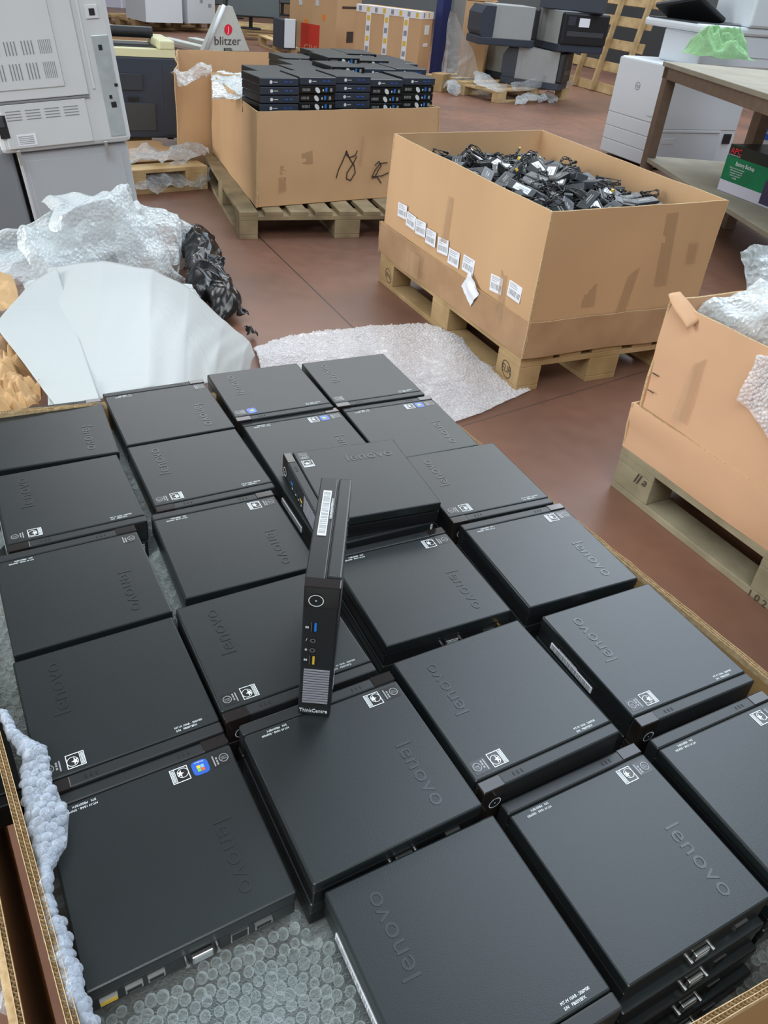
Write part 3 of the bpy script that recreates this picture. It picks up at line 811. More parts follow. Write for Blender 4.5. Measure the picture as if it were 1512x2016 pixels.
# paper labels in a row on the left face, at the sleeve's top edge
PLF = NA - ua * .010 + V3(0, 0, .3); nF = -ua
for i, (lu, lv, w, h, a) in enumerate([(792, 415, .085, .060, 3), (809, 435, .085, .060, -2), (828, 449, .09, .062, 4), (848, 468, .085, .062, 2), (872, 485, .085, .062, 6),
                                       (893, 508, .085, .062, 2), (922, 522, .085, .062, 0), (977, 560, .080, .062, 5), (1013, 574, .082, .060, -2)]):
    p = onplane(lu, lv, PLF, nF); q = R(a)
    X = -ba * math.cos(q) + V3(0, 0, 1) * math.sin(q); Y = V3(0, 0, 1) * math.cos(q) + ba * math.sin(q)
    attach(sticker('barcode_label', p, X, Y, w, h, K['paper'], bars=2.6), BA)
p = onplane(925, 570, PLF - ua * .012, nF)
mb = MB(); M = frame(p, (-ba * .8 - V3(0, 0, .5)), (V3(0, 0, .8) - ba * .5))
mb.grid(lambda u, v: Vector(((u - .5) * .10, (v - .5) * .085, .010 * noise.noise(Vector((u * 3, v * 3, 1))))), 10, 10, M=M)
attach(mb.build('loose_paper_label', K['paper']), BA)
def strip(name, pts, p0, n, m, parent, off=.002):
    """a strip of tape lying on a face; pts are its four corners in turn"""
    q = [onplane(u, v, p0, n) + Vector(n) * off for u, v in pts]
    mb = MB(); mb.grid(lambda u, v: (q[0].lerp(q[1], u)).lerp(q[3].lerp(q[2], u), v) + Vector(n) * .002 * noise.noise(Vector((u * 5, v * 9, q[0].x * 9))), 4, 10)
    return attach(mb.build(name, m), parent)
PRF = NA - ba * .006 + V3(0, 0, .3)
strip('clear_tape', [(1157, 503), (1182, 500), (1170, 602), (1143, 606)], PRF, -ba, K['tape'], BA)
strip('clear_tape', [(1312, 420), (1336, 417), (1312, 560), (1287, 563)], PRF, -ba, K['tape'], BA)
strip('clear_tape', [(1357, 478), (1376, 475), (1368, 515), (1350, 518)], PRF, -ba, K['tape'], BA)
strip('clear_tape', [(1235, 545), (1262, 520), (1216, 655), (1196, 662)], PRF, -ba, K['tape'], BA)
strip('clear_tape', [(883, 385), (893, 390), (880, 480), (868, 474)], PLF, nF, K['tape'], BA)
strip('clear_tape', [(998, 470), (1010, 476), (985, 640), (972, 632)], PLF, nF, K['tape'], BA)
strip('clear_tape', [(810, 495), (826, 505), (822, 550), (806, 540)], PLF - ua * .02, nF, K['tape'], BA)

# the adapters
def adapter_meshes():
    out = []
    rnd = random.Random(3)
    for k in range(5):
        L, W_, H = ((.108, .046, .030), (.115, .050, .032), (.100, .045, .029), (.108, .046, .030), (.125, .052, .033))[k]
        body = MB().box((-L / 2, -W_ / 2, 0), (L / 2, W_ / 2, H), bev=.004).box((-L / 2 + .012, -W_ / 2 - .0003, H * .48), (L / 2 - .012, W_ / 2 + .0003, H * .52))
        b = part('housing', body, K['black'] if k % 2 else K['navy2'])
        sk = MB().box((L / 2 - .001, -.0095, H * .3), (L / 2 + .0006, .0095, H * .7), 0)
        for y in (-.0045, .0045): sk.cyl((L / 2, y, H / 2), (L / 2 + .0012, y, H / 2), .0022, n=8, mi=1)
        s = part('inlet_socket', sk, [K['dark'], K['steel']])
        lb = part('rating_label', MB().box((-L * .3, -W_ * .33, H), (L * .28, W_ * .33, H + .0003), 0).box((-L * .26, -W_ * .1, H + .0003), (L * .1, -W_ * .02, H + .0004), 1).box((-L * .26, W_ * .08, H + .0003), (L * .2, W_ * .14, H + .0004), 1), [K['paper'] if k in (1,) else K['black2'], K['greyprint']])
        # coiled lead
        pts = [Vector((-L / 2, 0, H / 2)), Vector((-L / 2 - .03, .005, H / 2 + .004))]
        turns = rnd.uniform(2.3, 3.6); rr = rnd.uniform(.030, .045); n = int(turns * 12); cx = -L / 2 - .03 - rr * .4
        for i in range(n):
            a = i / 12 * 2 * PI + .5
            pts.append(Vector((cx + rr * (1.25 + .1 * math.sin(a * 3 + k)) * math.cos(a) * .8, rr * (.75 + .06 * math.cos(a * 2.3)) * math.sin(a), H * .4 + .010 * math.sin(a * 1.7 + k) + .0035 * (i / 12))))
        e = pts[-1]; pts += [e + Vector((.03, .02, .012)), e + Vector((.055, .03, .018))]
        cd = part('lead', MB().tube(pts, .0021, 5), K['black2'])
        d = (pts[-1] - pts[-2]).normalized()
        pl = part('plug', MB().cyl(pts[-1], pts[-1] + d * .022, .0048, n=8, mi=0).box((-.004, -.0055, 0), (.004, .0055, .010), 1, frame(pts[-1] + d * .022, d.orthogonal(), d.cross(d.orthogonal()))), [K['black2'], K['usb_yel'] if k == 0 else K['black2']])
        out.append([b, s, lb, cd, pl])
    return out
AM = adapter_meshes()
tex = ['near the near corner', 'near the far corner', 'at the left wall', 'at the right wall', 'in the middle']
rnd = random.Random(11)
place = []
def heap_z(s, t):
    """height of the heap over the bin floor plan, s across (0..1), t toward the back (0..1)"""
    return .535 + .075 * math.sin(PI * min(1, max(0, s))) * math.sin(PI * min(1, max(0, t * .9 + .08))) + .012 * noise.noise(Vector((s * 5, t * 7, 1)))
mb = MB()
def Sh(u, v):
    s = .03 + .94 * u; t = .02 + .96 * v; p = NA + ua * (.79 * s) + ba * (1.2 * t)
    return Vector((p.x, p.y, heap_z(s, t) - .045 + .012 * noise.noise(Vector((u * 30, v * 40, 2)))))
hp = mb.grid(Sh, 50, 70)
r2 = random.Random(5)
for i in range(320):
    s = r2.uniform(.08, .92); t = r2.uniform(.05, .95); c = NA + ua * (.79 * s) + ba * (1.2 * t); c.z = heap_z(s, t) + r2.uniform(-.030, .016)
    a0 = r2.uniform(0, 6.28); rr = r2.uniform(.025, .06); pts = []
    tilt = Euler((r2.uniform(-.9, .9), r2.uniform(-.9, .9), a0)).to_matrix(); ex = r2.uniform(.45, 1)
    for k in range(r2.randint(9, 22)):
        a = k * .62; q = Vector((math.cos(a) * rr, math.sin(a) * rr * ex, k * .0012)); q = tilt @ q
        w = c + q + Vector((noise.noise(Vector((k * .3, i, 0))), noise.noise(Vector((k * .3, i, 5))), 0)) * .02
        ls = (w - NA).dot(ua); lt = (w - NA).dot(ba)
        w += ua * (min(max(ls, .02), .77) - ls) + ba * (min(max(lt, .02), 1.18) - lt)
        pts.append(w)
    mb.tube(pts, r2.choice((.0022, .0022, .003)), 5)
o = mb.build('cable_tangle', K['black2'])
tag(o, 'tangled mass of black leads filling the bin between the power adapters', 'cable tangle', kind='stuff')
n_ad = 0
cand = []
for a in range(15):
    for b in range(10):
        cand.append(((b + .5 + rnd.uniform(-.35, .35)) / 10, (a + .5 + rnd.uniform(-.35, .35)) / 15))
for (s, t) in cand:
    s = min(.92, max(.08, s)); t = min(.94, max(.06, t))
    c = NA + ua * (.79 * s) + ba * (1.2 * t)
    k = rnd.randrange(5)
    lab = 'black power adapter with coiled lead in the heap, %s' % ('near the front wall' if t < .2 else 'near the back wall' if t > .8 else 'by the left wall' if s < .25 else 'by the right wall' if s > .75 else 'in the middle')
    e = empty('power_adapter', (c.x, c.y, heap_z(s, t) + .004 + rnd.uniform(-.010, .018)), 0, lab, 'power adapter', 'power adapters heaped in the second bin')
    rnd_lead = rnd.random() < .55
    edge = min(s, 1 - s) < .14 or min(t, 1 - t) < .1
    e.rotation_euler = (rnd.uniform(-.55, .55), rnd.uniform(-.5, .5), rnd.uniform(0, 6.28))
    for nm, me in AM[k]:
        if (edge or rnd_lead) and nm in ('lead', 'plug'): continue
        o = bpy.data.objects.new(nm, me); col.objects.link(o); o.parent = e
    n_ad += 1
def lone_cord(name, pts, r, label, tip=None):
    e = empty(name, pts[0], 0, label, 'cable')
    P = [Vector(p) for p in pts]; Q = []
    for i in range(len(P) - 1):
        p0 = P[max(i - 1, 0)]; p1 = P[i]; p2 = P[i + 1]; p3 = P[min(i + 2, len(P) - 1)]
        for k in range(6):
            t = k / 6
            Q.append(.5 * ((2 * p1) + (p2 - p0) * t + (2 * p0 - 5 * p1 + 4 * p2 - p3) * t * t + (3 * p1 - p0 - 3 * p2 + p3) * t ** 3))
    Q.append(P[-1])
    attach(MB().tube(Q, r, 6).build('lead', K['black2']), e)
    d = (Q[-1] - Q[-2]).normalized()
    if tip:
        attach(MB().cyl(Q[-1], Q[-1] + d * .03, .006, n=8).build('plug', K['black2']), e)
        attach(MB().cyl(Q[-1] + d * .03, Q[-1] + d * .042, .0045, n=8).build('plug_tip', tip), e)
lone_cord('power_lead', [at(960, 348, .58), at(985, 335, .60), at(1005, 320, .62), at(1017, 302, .65)], .004, 'black lead with yellow square tip rising above the adapter heap', K['usb_yel'])
lone_cord('power_lead', [at(990, 345, .58), at(965, 322, .62), at(942, 305, .65)], .004, 'black lead with silver round tip rising at the heap left rear', K['steel'])
lone_cord('power_lead', [at(1165, 325, .60), at(1168, 310, .64), at(1178, 304, .66), at(1183, 318, .63), at(1172, 335, .59)], .003, 'thin black lead looping up beside the labelled grey adapter')
lone_cord('power_lead', [at(1300, 392, .56), at(1322, 388, .58), at(1338, 395, .59), at(1330, 405, .58)], .004, 'black lead loop lying at the right corner of the adapter heap', K['paper'])

# ================================================================== second bin: stacked computers, behind
y2 = R(35.5); u2 = V3(math.cos(y2), math.sin(y2)); b2 = V3(-math.sin(y2), math.cos(y2))
N2 = at(505.6, 220, .625); N2.z = 0
T2 = [at(505.6, 220, .625), at(867, 211.6, .625)]
T2.append(T2[1] + b2 * .95 + V3(-.05, 0, 0)); T2.append(at(415, 144, .625) * 1.0)
B2c = (T2[0] + T2[2]) / 2
B2 = empty('cardboard_bin', (B2c.x, B2c.y, .144), 0, 'open cardboard bin marked 18 in pen, stacked high with small black computers', 'cardboard bin')
lo = [V3(-.722, 4.232, .146), V3(.262, 4.925, .146), V3(T2[2].x, T2[2].y, .146), V3(T2[3].x, T2[3].y, .146)]
mb = MB(); carton(mb, lo, T2, nx=18, nz=8, wob=.012)
attach(mb.build('carton_wall', [K['card'], K['flute']]), B2)
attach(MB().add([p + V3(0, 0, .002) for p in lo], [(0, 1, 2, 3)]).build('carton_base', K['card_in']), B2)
# pen marks, tape and plastic pocket on its front
PF2 = lo[0] + V3(0, 0, .2); d12 = (lo[1] - lo[0]).normalized(); nF2 = V3(d12.y, -d12.x, 0)
def marks(parent, p0, n, strokes, w, nm='pen_mark'):
    for st in strokes: ribbon_mark(nm, [onplane(u, v, p0, n) for u, v in st], w, K['ink'], n, parent)
marks(B2, PF2, nF2, [
    [(682, 298), (674, 318), (666, 335), (662, 350)],
    [(703, 297), (699, 306), (688, 310), (681, 304), (682, 297), (688, 312), (697, 326), (699, 340), (690, 355), (682, 352), (683, 340), (695, 322), (702, 308)],
    [(762, 320), (748, 322), (738, 335), (732, 348), (752, 346), (764, 340)], [(732, 350), (742, 348), (750, 360)], [(738, 325), (746, 318), (750, 326), (744, 336), (739, 346)]], .007)
strip('clear_pocket', [(593, 302), (615, 296), (616, 322), (595, 326)], PF2, nF2, K['tape'], B2)
strip('clear_pocket', [(549, 318), (567, 314), (567, 340), (551, 345)], PF2, nF2, K['tape'], B2)
strip('clear_tape', [(548, 350), (563, 348), (563, 376), (548, 380)], PF2, nF2, K['tape'], B2)
strip('clear_tape', [(712, 268), (717, 268), (711, 325), (706, 325)], PF2, nF2, K['tape'], B2)
pc0 = at(471, 418, .144); pc1 = at(764, 405, .144)
sd_ = (at(405, 310, .144) - pc0); ys = math.atan2(sd_.y, sd_.x); fr_ = V3(math.cos(ys - PI / 2), math.sin(ys - PI / 2))
Pq = pc0 + fr_ * 1.2
pallet('long wooden pallet under the bin marked 18', (Pq.x, Pq.y, 0), ys, L=1.3, W=1.2, wood='wood_d', nb=9)
# the computers in it
SW, SD, ST = .219, .246, .0385
def small_parts():
    P = []
    P.append(part('case', MB().box((-SW / 2, -SD / 2 + .004, 0), (SW / 2, SD / 2, ST), bev=.004), K['pc_side']))
    P.append(part('lid', MB().box((-SW / 2 + .002, -SD / 2 + .012, ST - .002), (SW / 2 - .002, SD / 2 - .004, ST + .0008), bev=.0006), K['pc']))
    P.append(part('front_panel', MB().box((-SW / 2, -SD / 2, .001), (SW / 2, -SD / 2 + .008, ST - .001), bev=.003), K['navy']))
    P.append(part('round_logo', MB().ring((-SW * .22, -SD / 2 - .0004, ST * .5), (0, -1, 0), 0, .0085, n=16).box((-SW * .16, -SD / 2 - .0006, ST * .46), (-SW * .05, -SD / 2, ST * .54)), K['white']))
    P.append(part('front_port', MB().box((SW * .12, -SD / 2 - .0006, ST * .46), (SW * .2, -SD / 2, ST * .6)).box((SW * .25, -SD / 2 - .0006, ST * .46), (SW * .33, -SD / 2, ST * .6)), K['blue']))
    mb = MB().ring((0.0, SD / 2 + .0006, ST * .45), (0, 1, 0), 0, .011, n=16, mi=0, sx=1.6)
    mb.box((-.036, SD / 2, .012), (-.030, SD / 2 + .002, .022), 0).box((-.058, SD / 2, .010), (-.046, SD / 2 + .001, .03), 1).box((-.088, SD / 2, .010), (-.074, SD / 2 + .001, .027), 2)
    for i in range(6): mb.box((.045 + i * .008, SD / 2, .012), (.049 + i * .008, SD / 2 + .0008, .026), 2)
    P.append(part('rear_port', mb, [K['white'], K['usb_blue'], K['greyprint']]))
    return P
SP = small_parts()
f0 = at(502, 149, .778); f1 = at(848, 149, .778); f0.z = f1.z = 0; fu = (f1 - f0).normalized(); fb = V3(-.34, .94).normalized(); fy = R(33); fstep = (f1 - f0).length / 5
rnd = random.Random(21)
cols = ['leftmost', 'second', 'middle', 'fourth', 'rightmost']
rows = ['front', 'second', 'third', 'fourth']
lvl = ['topmost', 'second from top', 'third from top', 'fourth from top', 'lowest showing']
FR = [[1, 1, 1, 1, 1], [1, 0, 0, 0, 0], [1, 1, 1, 1, 1], [1, 0, 0, 0, 0], [1, 0, 0, 0, 0]]
for ci in range(5):
    for ri in range(4):
        n = 5 if ri == 0 else 2
        if ri >= 2 and ci == 0: continue
        zt = .778 - (.004 * abs(ci - 2)) + (0 if ri == 0 else rnd.uniform(-.012, .02)) - (.012 if ci == 3 and ri == 0 else 0) + (.012 if ri >= 2 and ci > 1 else 0)
        for li in range(n):
            if ri == 0: fr = FR[ci][li]
            else: fr = rnd.random() < .5
            p = f0 + fu * ((ci + .5) * fstep + .05 * min(ri, 2)) + fb * (SD / 2 + ri * .262) + fu * rnd.uniform(-.004, .004) + fb * rnd.uniform(-.006, .006)
            tl = rnd.uniform(-.02, .02) if ri else rnd.uniform(-.01, .01)
            lab = 'small black computer, %s of the %s stack in the %s row of the bin marked 18' % (lvl[li], cols[ci], rows[ri])
            lab = 'small black computer, %s in the %s column, %s row of bin marked 18' % (lvl[li].split()[0], cols[ci], rows[ri])
            e = empty('small_computer', (p.x, p.y, zt - (li + 1) * .0410), fy + tl + (0 if fr else PI), lab, 'computer', 'small computers stacked in the bin marked 18')
            for nm, me in SP:
                if fr and nm == 'rear_port': continue
                if (not fr) and nm in ('round_logo', 'front_port'): continue
                o = bpy.data.objects.new(nm, me); col.objects.link(o); o.parent = e
# empty bin behind
q0 = at(345, 141, .625); q1 = q0 + V3(math.cos(R(31)), math.sin(R(31))) * 1.15; q3 = at(347, 97, .625); q2 = q3 + (q1 - q0)
EB = empty('cardboard_bin', (q0.x, q0.y, .144), 0, 'empty open cardboard bin with film shreds on its rim, behind the bin marked 18', 'cardboard bin')
mb = MB(); t4 = [q0, q1, q2, q3]; carton(mb, [V3(p.x, p.y, .005) for p in t4], t4, nx=16, nz=6, wob=.02)
attach(mb.build('carton_wall', [K['card'], K['flute']]), EB)
patch('stretch_film', [(338, 140, .64), (418, 138, .65), (416, 158, .60), (352, 170, .58)], 30, 14, .05, 9, K['film'], 'shredded clear film on the rim of the empty bin', 'plastic film', seed=3, edge=.03)

# ================================================================== right bin with bubble wrap
C3 = V3(.778, 2.052); d3 = V3(.497, -.868).normalized(); e3 = V3(.868, .497).normalized()
B3 = empty('cardboard_bin', C3 + d3 * .6 + e3 * .4 + V3(0, 0, .144), 0, 'pinkish cardboard bin with a torn corner flap at the right edge of the photo', 'cardboard bin')
L3, W3 = 1.2, .8
lo = [C3, C3 + d3 * L3, C3 + d3 * L3 + e3 * W3, C3 + e3 * W3]; hi = [p + V3(0, 0, .615) for p in lo]
hi[0] = hi[0] - e3 * .01 - d3 * .0
mb = MB(); carton(mb, [p + V3(0, 0, .146) for p in lo], hi, nx=24, nz=8, wob=.012)
attach(mb.build('carton_wall', [K['card_pink'], K['flute']]), B3)
attach(MB().add([p + V3(0, 0, .148) for p in lo], [(0, 1, 2, 3)]).build('carton_base', K['card_in']), B3)
ct = (lo[0] + lo[2]) / 2
mb = MB(); carton(mb, [ct + (p - ct) * 1.022 + V3(0, 0, .145) for p in lo], [ct + (p - ct) * 1.035 + V3(0, 0, .290) for p in lo], th=.006, nx=20, nz=4, wob=.010)
attach(mb.build('worn_sleeve', [K['card_pink'], K['flute']]), B3)
P3L = pallet('weathered wooden pallet with black pen marks, under the bin at the right', C3 - e3 * .010 - d3 * .012, math.atan2(d3.y, d3.x), wood='wood_g')
for (u, v, s, sz) in ((1253, 942, 'll', .05), (1268, 950, 'a', .04)):
    p = onplane(u, v, C3 - e3 * .0115, -e3)
    mb = MB(); add_text(mb, s, sz, frame(p - e3 * .001, d3, (0, 0, 1)), shear=.3, extrude=.0002); attach(mb.build('pen_mark', K['ink']), P3L)
p = onplane(1490, 1178, C3 - e3 * .0115, -e3)
mb = MB(); add_text(mb, '102', .03, frame(p - e3 * .001, d3, (0, 0, 1)), extrude=.0002, spacing=1.5); attach(mb.build('burnt_stamp', K['ink']), P3L)
# torn flap folded out at the corner
patch('torn_flap', [(1316, 583, .63), (1338, 577, .635), (1382, 628, .60), (1350, 650, .57)], 12, 10, .012, 14, K['card_pink'], bulge=.01, thick=.006, parent=B3, kind='soft')
mb = MB()
for v in (624, 664, 700, 737, 770):
    u = 1325 - (v - 624) * .285
    p = onplane(u, v, C3 - e3 * .001, -e3); mb = MB().box((-.012, -.0012, 0), (.012, .0012, .002), M=frame(p - e3 * .004, d3, (0, 0, 1))); attach(mb.build('staple', K['ink']), B3)
PL3 = C3 - e3 * .012 + V3(0, 0, .4)
strip('clear_tape', [(1368, 715), (1392, 705), (1345, 835), (1325, 822)], PL3, -e3, K['tape'], B3, off=.006)
# bubble wrap heaped in it
def near3(s, t, z): q = C3 + d3 * (L3 * s) + e3 * (W3 * t); return Vector((q.x, q.y, z))
patch('bubble_wrap_heap', [at(418, 205, .60), at(418, 150, .60), at(478, 150, .60), at(500, 205, .60)], 40, 40, .05, 6, K['bub_far'], 'bubble wrap showing at the left side of the bin marked 18', 'bubble wrap', seed=14)
patch('bubble_wrap_heap', [near3(-.01, .03, .59), near3(-.01, .98, .585), near3(.98, .96, .60), near3(.98, .03, .60)], 90, 80, .085, 6.0, K['bub_far'],
      'crumpled clear bubble wrap heap filling the bin at the right', 'bubble wrap', bulge=.06, seed=2, skirt=.16)
patch('bubble_wrap_heap', [near3(.10, .35, .62), near3(.06, .8, .70), near3(.5, .85, .72), near3(.5, .30, .66)], 60, 60, .075, 7.0, K['bub_far'],
      'loose bubble wrap bundle on top of the heap at the right', 'bubble wrap', bulge=.05, seed=5, edge=.03, skirt=.10)
patch('bubble_wrap_sheet', [(1452, 492, .80), (1530, 484, .80), (1530, 610, .70), (1466, 600, .68)], 40, 40, .022, 12, K['bub_far'],
      'flat bubble wrap piece standing up out of the bin at the right', 'bubble wrap', seed=7, edge=.01)
def hang(u, v):
    p = onplane(1452 + 90 * u, 800 + 90 * v - 55 * u * (1 - v) - 95 * (1 - v) * u + 45 * u * v, C3 - e3 * .030, -e3)
    k = noise.noise(Vector((u * 4, v * 4, 3)))
    return p + e3 * (-.010 * k)
def hang2(u, v):
    a = onplane(1512 - 6 + 40 * u, 690 + 0 * v, C3 - e3 * .030, -e3)
    tl = onplane(1490, 700, C3 - e3 * .03, -e3); tr = onplane(1560, 700, C3 - e3 * .03, -e3); br = onplane(1560, 935, C3 - e3 * .03, -e3); bl = onplane(1453, 786, C3 - e3 * .03, -e3)
    p = tl.lerp(tr, u).lerp(bl.lerp(br, u), v)
    return p - e3 * (.022 * noise.noise(p * 9) + .006 * noise.noise(p * 30))
mb = bubble_surface(hang2, .16, .20, .0105, .0046, .0034, 40, 50, 10, 3, flip=-1, jit=.25)
tag(mb.build('bubble_wrap_sheet', K['bub_floor']), 'bubble wrap piece hanging over the front wall of the bin at the right', 'bubble wrap')

# ================================================================== packing waste on the floor
# bubble wrap sheet lying between the bins
FL = [(500, 690), (560, 668), (640, 655), (700, 650), (730, 645), (840, 640), (905, 668), (930, 700)]
FR_ = [(520, 745), (560, 800), (640, 830), (700, 840), (760, 850), (850, 850), (935, 822), (1045, 772)]
def Sfloor(u, v):
    a = poly(FL, u); b = poly(FR_, u); x = a[0] * (1 - v) + b[0] * v; y = a[1] * (1 - v) + b[1] * v
    p = at(x, y, 0)
    lift = .010 + .075 * max(0, noise.noise(Vector((p.x * 5 + 1, p.y * 5, 1)))) * math.sin(PI * v) + (.05 * math.exp(-((u - .80) / .1) ** 2) * math.sin(PI * min(1, v * 1.2)) + .035 * math.exp(-((u - .6) / .06) ** 2) * math.sin(PI * v))
    p.z = lift + .006 * noise.noise(p * 30)
    return p
mb = bubble_surface(Sfloor, 1.15, .62, .0125, .0055, .0045, 140, 90, 6, 2, flip=-1, jit=.22)
tag(mb.build('bubble_wrap_sheet', K['bub_floor']), 'clear bubble wrap sheet spread on the floor by the stamped pallet corner', 'bubble wrap')
# big heap at the left
specs = [
 ([(-60, 470, .30), (120, 395, .36), (200, 560, .12), (-60, 620, .10)], .10, 4.2, 1, 'bubble wrap heap cut by the left edge below the grey cabinet'),
 ([(88, 385, .40), (262, 385, .38), (300, 470, .26), (130, 520, .26)], .11, 4.6, 3, 'top puff of crumpled bubble wrap against the grey cabinet'),
 ([(200, 410, .34), (345, 408, .20), (378, 500, .06), (240, 545, .16)], .09, 5.0, 5, 'bubble wrap bundle at the right end of the left heap'),
 ([(20, 455, .34), (280, 430, .32), (372, 555, .05), (60, 580, .16)], .10, 4.4, 8, 'widest crumpled bubble wrap layer in front of the left heap'),
]
for i, (cs, am, fr, sd, lab) in enumerate(specs):
    patch('bubble_wrap_heap', cs, 70, 60, am, fr, K['bub_far'], lab, 'bubble wrap', bulge=.06, seed=sd, edge=.05, skirt=.05)
patch('bubble_wrap_heap', [(40, 560, .16), (380, 560, .14), (440, 700, .10), (120, 800, .14)], 40, 40, .05, 4, K['bub_far'], 'bubble wrap bundled underneath the large white foam sheet', 'bubble wrap', bulge=.10, seed=18)
# black stretch film
bl = [([(352, 478, .05), (418, 468, .06), (448, 545, .05), (366, 560, .06)], 1), ([(365, 535, .08), (440, 515, .08), (455, 590, .04), (385, 615, .06)], 2.2), ([(395, 575, .06), (455, 575, .05), (494, 622, .03), (420, 640, .04)], 3.7)]
for i, (cs, sd) in enumerate(bl):
    patch('black_film_bundle', cs, 70, 70, .070, 8, K['blackfilm'], ('glossy black plastic film bundle at the top of the black waste', 'glossy black plastic film knot in the middle of the black waste', 'flattened black plastic film end nearest the floor joint')[i], 'black film', bulge=.06, seed=sd, edge=.03)
patch('black_film_bundle', [(478, 648, .02), (508, 654, .02), (512, 664, .02), (486, 664, .02)], 20, 10, .03, 20, K['blackfilm'], 'small black film scrap alone on the floor beside the foam sheet', 'black film', bulge=.02, seed=9, edge=.01)
# white foam sheet bent over the waste
FT = [(95, 528, .36), (200, 515, .40), (300, 530, .40), (370, 565, .36), (440, 630, .28), (490, 672, .20), (500, 700, .14)]
FB = [(95, 800, .36), (190, 790, .38), (290, 770, .38), (360, 765, .34), (420, 755, .28), (470, 745, .20), (488, 738, .12)]
def p3(P, t):
    t = max(0, min(.9999, t)) * (len(P) - 1); i = int(t); f = t - i; f = f * f * (3 - 2 * f) * .5 + f * .5
    return [P[i][k] * (1 - f) + P[i + 1][k] * f for k in range(3)]
def Sfoam(u, v):
    a = p3(FT, u); b = p3(FB, u)
    p = at(*a).lerp(at(*b), v)
    p.z += .02 * math.sin(PI * v) + .010 * noise.noise(Vector((p.x * 3, p.y * 3, 0))) + .004 * math.sin(u * 60 + v * 8 + 4 * noise.noise(p * 3)) * (.3 + .7 * noise.noise(p * 2) ** 2)
    return p
mb = MB(); mb.grid(Sfoam, 90, 50)
o = mb.build('foam_sheet', K['foam']); md = o.modifiers.new('thickness', 'SOLIDIFY'); md.thickness = .004
tag(o, 'large white translucent foam sheet bent over the waste behind the nearest bin', 'foam sheet')
def Sf2(u, v):
    a = at(*(100 - 100 * (1 - u) * v * 1.0, 525 + 115 * v * (1 - u) + 20 * v * u, .37)); 
    TL, TR, BR, BL = at(60, 560, .375), at(112, 530, .385), at(200, 800, .39), at(-10, 640, .40)
    BL2 = at(110, 800, .37)
    l = TL.lerp(BL, min(1, v * 2.2)) if v < .4545 else BL.lerp(BL2, (v - .4545) / .5455)
    r = TR.lerp(BR, v)
    p = l.lerp(r, u); p.z += .006 * noise.noise(p * 5)
    return p
mb = MB(); mb.grid(Sf2, 24, 60); o = mb.build('foam_sheet', K['foam']); md = o.modifiers.new('thickness', 'SOLIDIFY'); md.thickness = .003
tag(o, 'narrow white foam flap with a pointed left end lying on the large foam sheet', 'foam sheet')
patch('kraft_paper', [(-60, 700, .36), (35, 662, .36), (88, 780, .36), (-60, 830, .40)], 90, 90, .07, 13, K['kraft'], 'crumpled brown kraft paper at the left edge behind the nearest bin', 'paper', kind='sharp', bulge=.05, seed=4, edge=.02)
patch('kraft_paper', [(-50, 545, .38), (18, 535, .39), (42, 590, .40), (-50, 600, .39)], 30, 20, .03, 9, K['kraft'], 'small folded brown paper piece at the left edge above the foam flap', 'paper', kind='sharp', bulge=.02, seed=6)
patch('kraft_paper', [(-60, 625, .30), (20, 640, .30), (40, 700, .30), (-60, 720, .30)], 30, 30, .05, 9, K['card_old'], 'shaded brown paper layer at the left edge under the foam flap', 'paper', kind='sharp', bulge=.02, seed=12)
# clear film by the left bin side on the floor
patch('stretch_film', [(-20, 1905, .02), (48, 1930, .02), (60, 2030, .02), (-20, 1985, .02)], 30, 30, .02, 20, K['film'], 'clear film scrap on the floor at the bottom left edge', 'plastic film', seed=1)
# ================================================================== machines at the left
def local_of(e):
    bpy.context.view_layer.update(); return e.matrix_world.inverted()
TILT = R(-6.5)
cl = at(32, 300, .50); cr = at(250, 273, .56)
yc = math.atan2((cr - cl).y, (cr - cl).x); cw = (cr.xy - cl.xy).length
rotc = Euler((0, TILT, yc), 'XYZ')
MC = rotc.to_matrix()
cab0 = cl - MC @ Vector((0, 0, .5))
CB = empty('printer_cabinet', cab0, 0, 'grey metal printer cabinet leaning slightly, half buried in bubble wrap', 'cabinet', rot=rotc)
mb = MB().box((0, 0, 0), (cw, .52, .495), bev=.012); mb.build('body', K['cab'], CB)
MB().box((.03, -.003, .03), (cw - .03, 0, .46), bev=.001).build('back_panel', K['cab'], CB)
PR = empty('office_printer', cl + MC @ Vector((-.055, -.03, .0)), 0, 'tall light grey office printer seen from behind, standing on the grey cabinet', 'printer', rot=rotc)
pw = cw + .075; ph = .95
MB().box((0, 0, .0), (pw, .58, ph), bev=.02).build('housing', K['pale'], PR)
Wp = local_of(PR)
p0_ = PR.location.copy(); nP = MC @ Vector((0, -1, 0))
def L_(u, v):
    q = onplane(u, v, p0_, nP); q = Wp @ q; return q.x, q.z
def prect(name, us, m, d=.004, parent=PR, bev=0, y=0.0):
    """panel on the printer's back, between two photo points; d its height off the face"""
    (x0, z0), (x1, z1) = L_(*us[0]), L_(*us[1])
    return MB().box((min(x0, x1), y - d, min(z0, z1)), (max(x0, x1), y, max(z0, z1)), bev=bev).build(name, m, parent)
x_s, z_s = L_(175, 185)
MB().box((.0, -.012, z_s), (x_s, 0, ph - .02), bev=.004).build('rear_cover', K['pale'], PR)
MB().box((.02, -.016, z_s + .04), (x_s * .78, -.012, z_s + .46), bev=.003).build('vent_panel', K['pale'], PR)
MB().box((.0, -.018, z_s + .50), (x_s * .80, -.012, ph - .03), bev=.003).build('upper_door', K['pale2'], PR)
mb = MB()
for i in range(6): mb.box((.01, -.022, z_s + .34 + i * .014), (.10, -.016, z_s + .346 + i * .014))
mb.build('louvre', K['pale2'], PR)
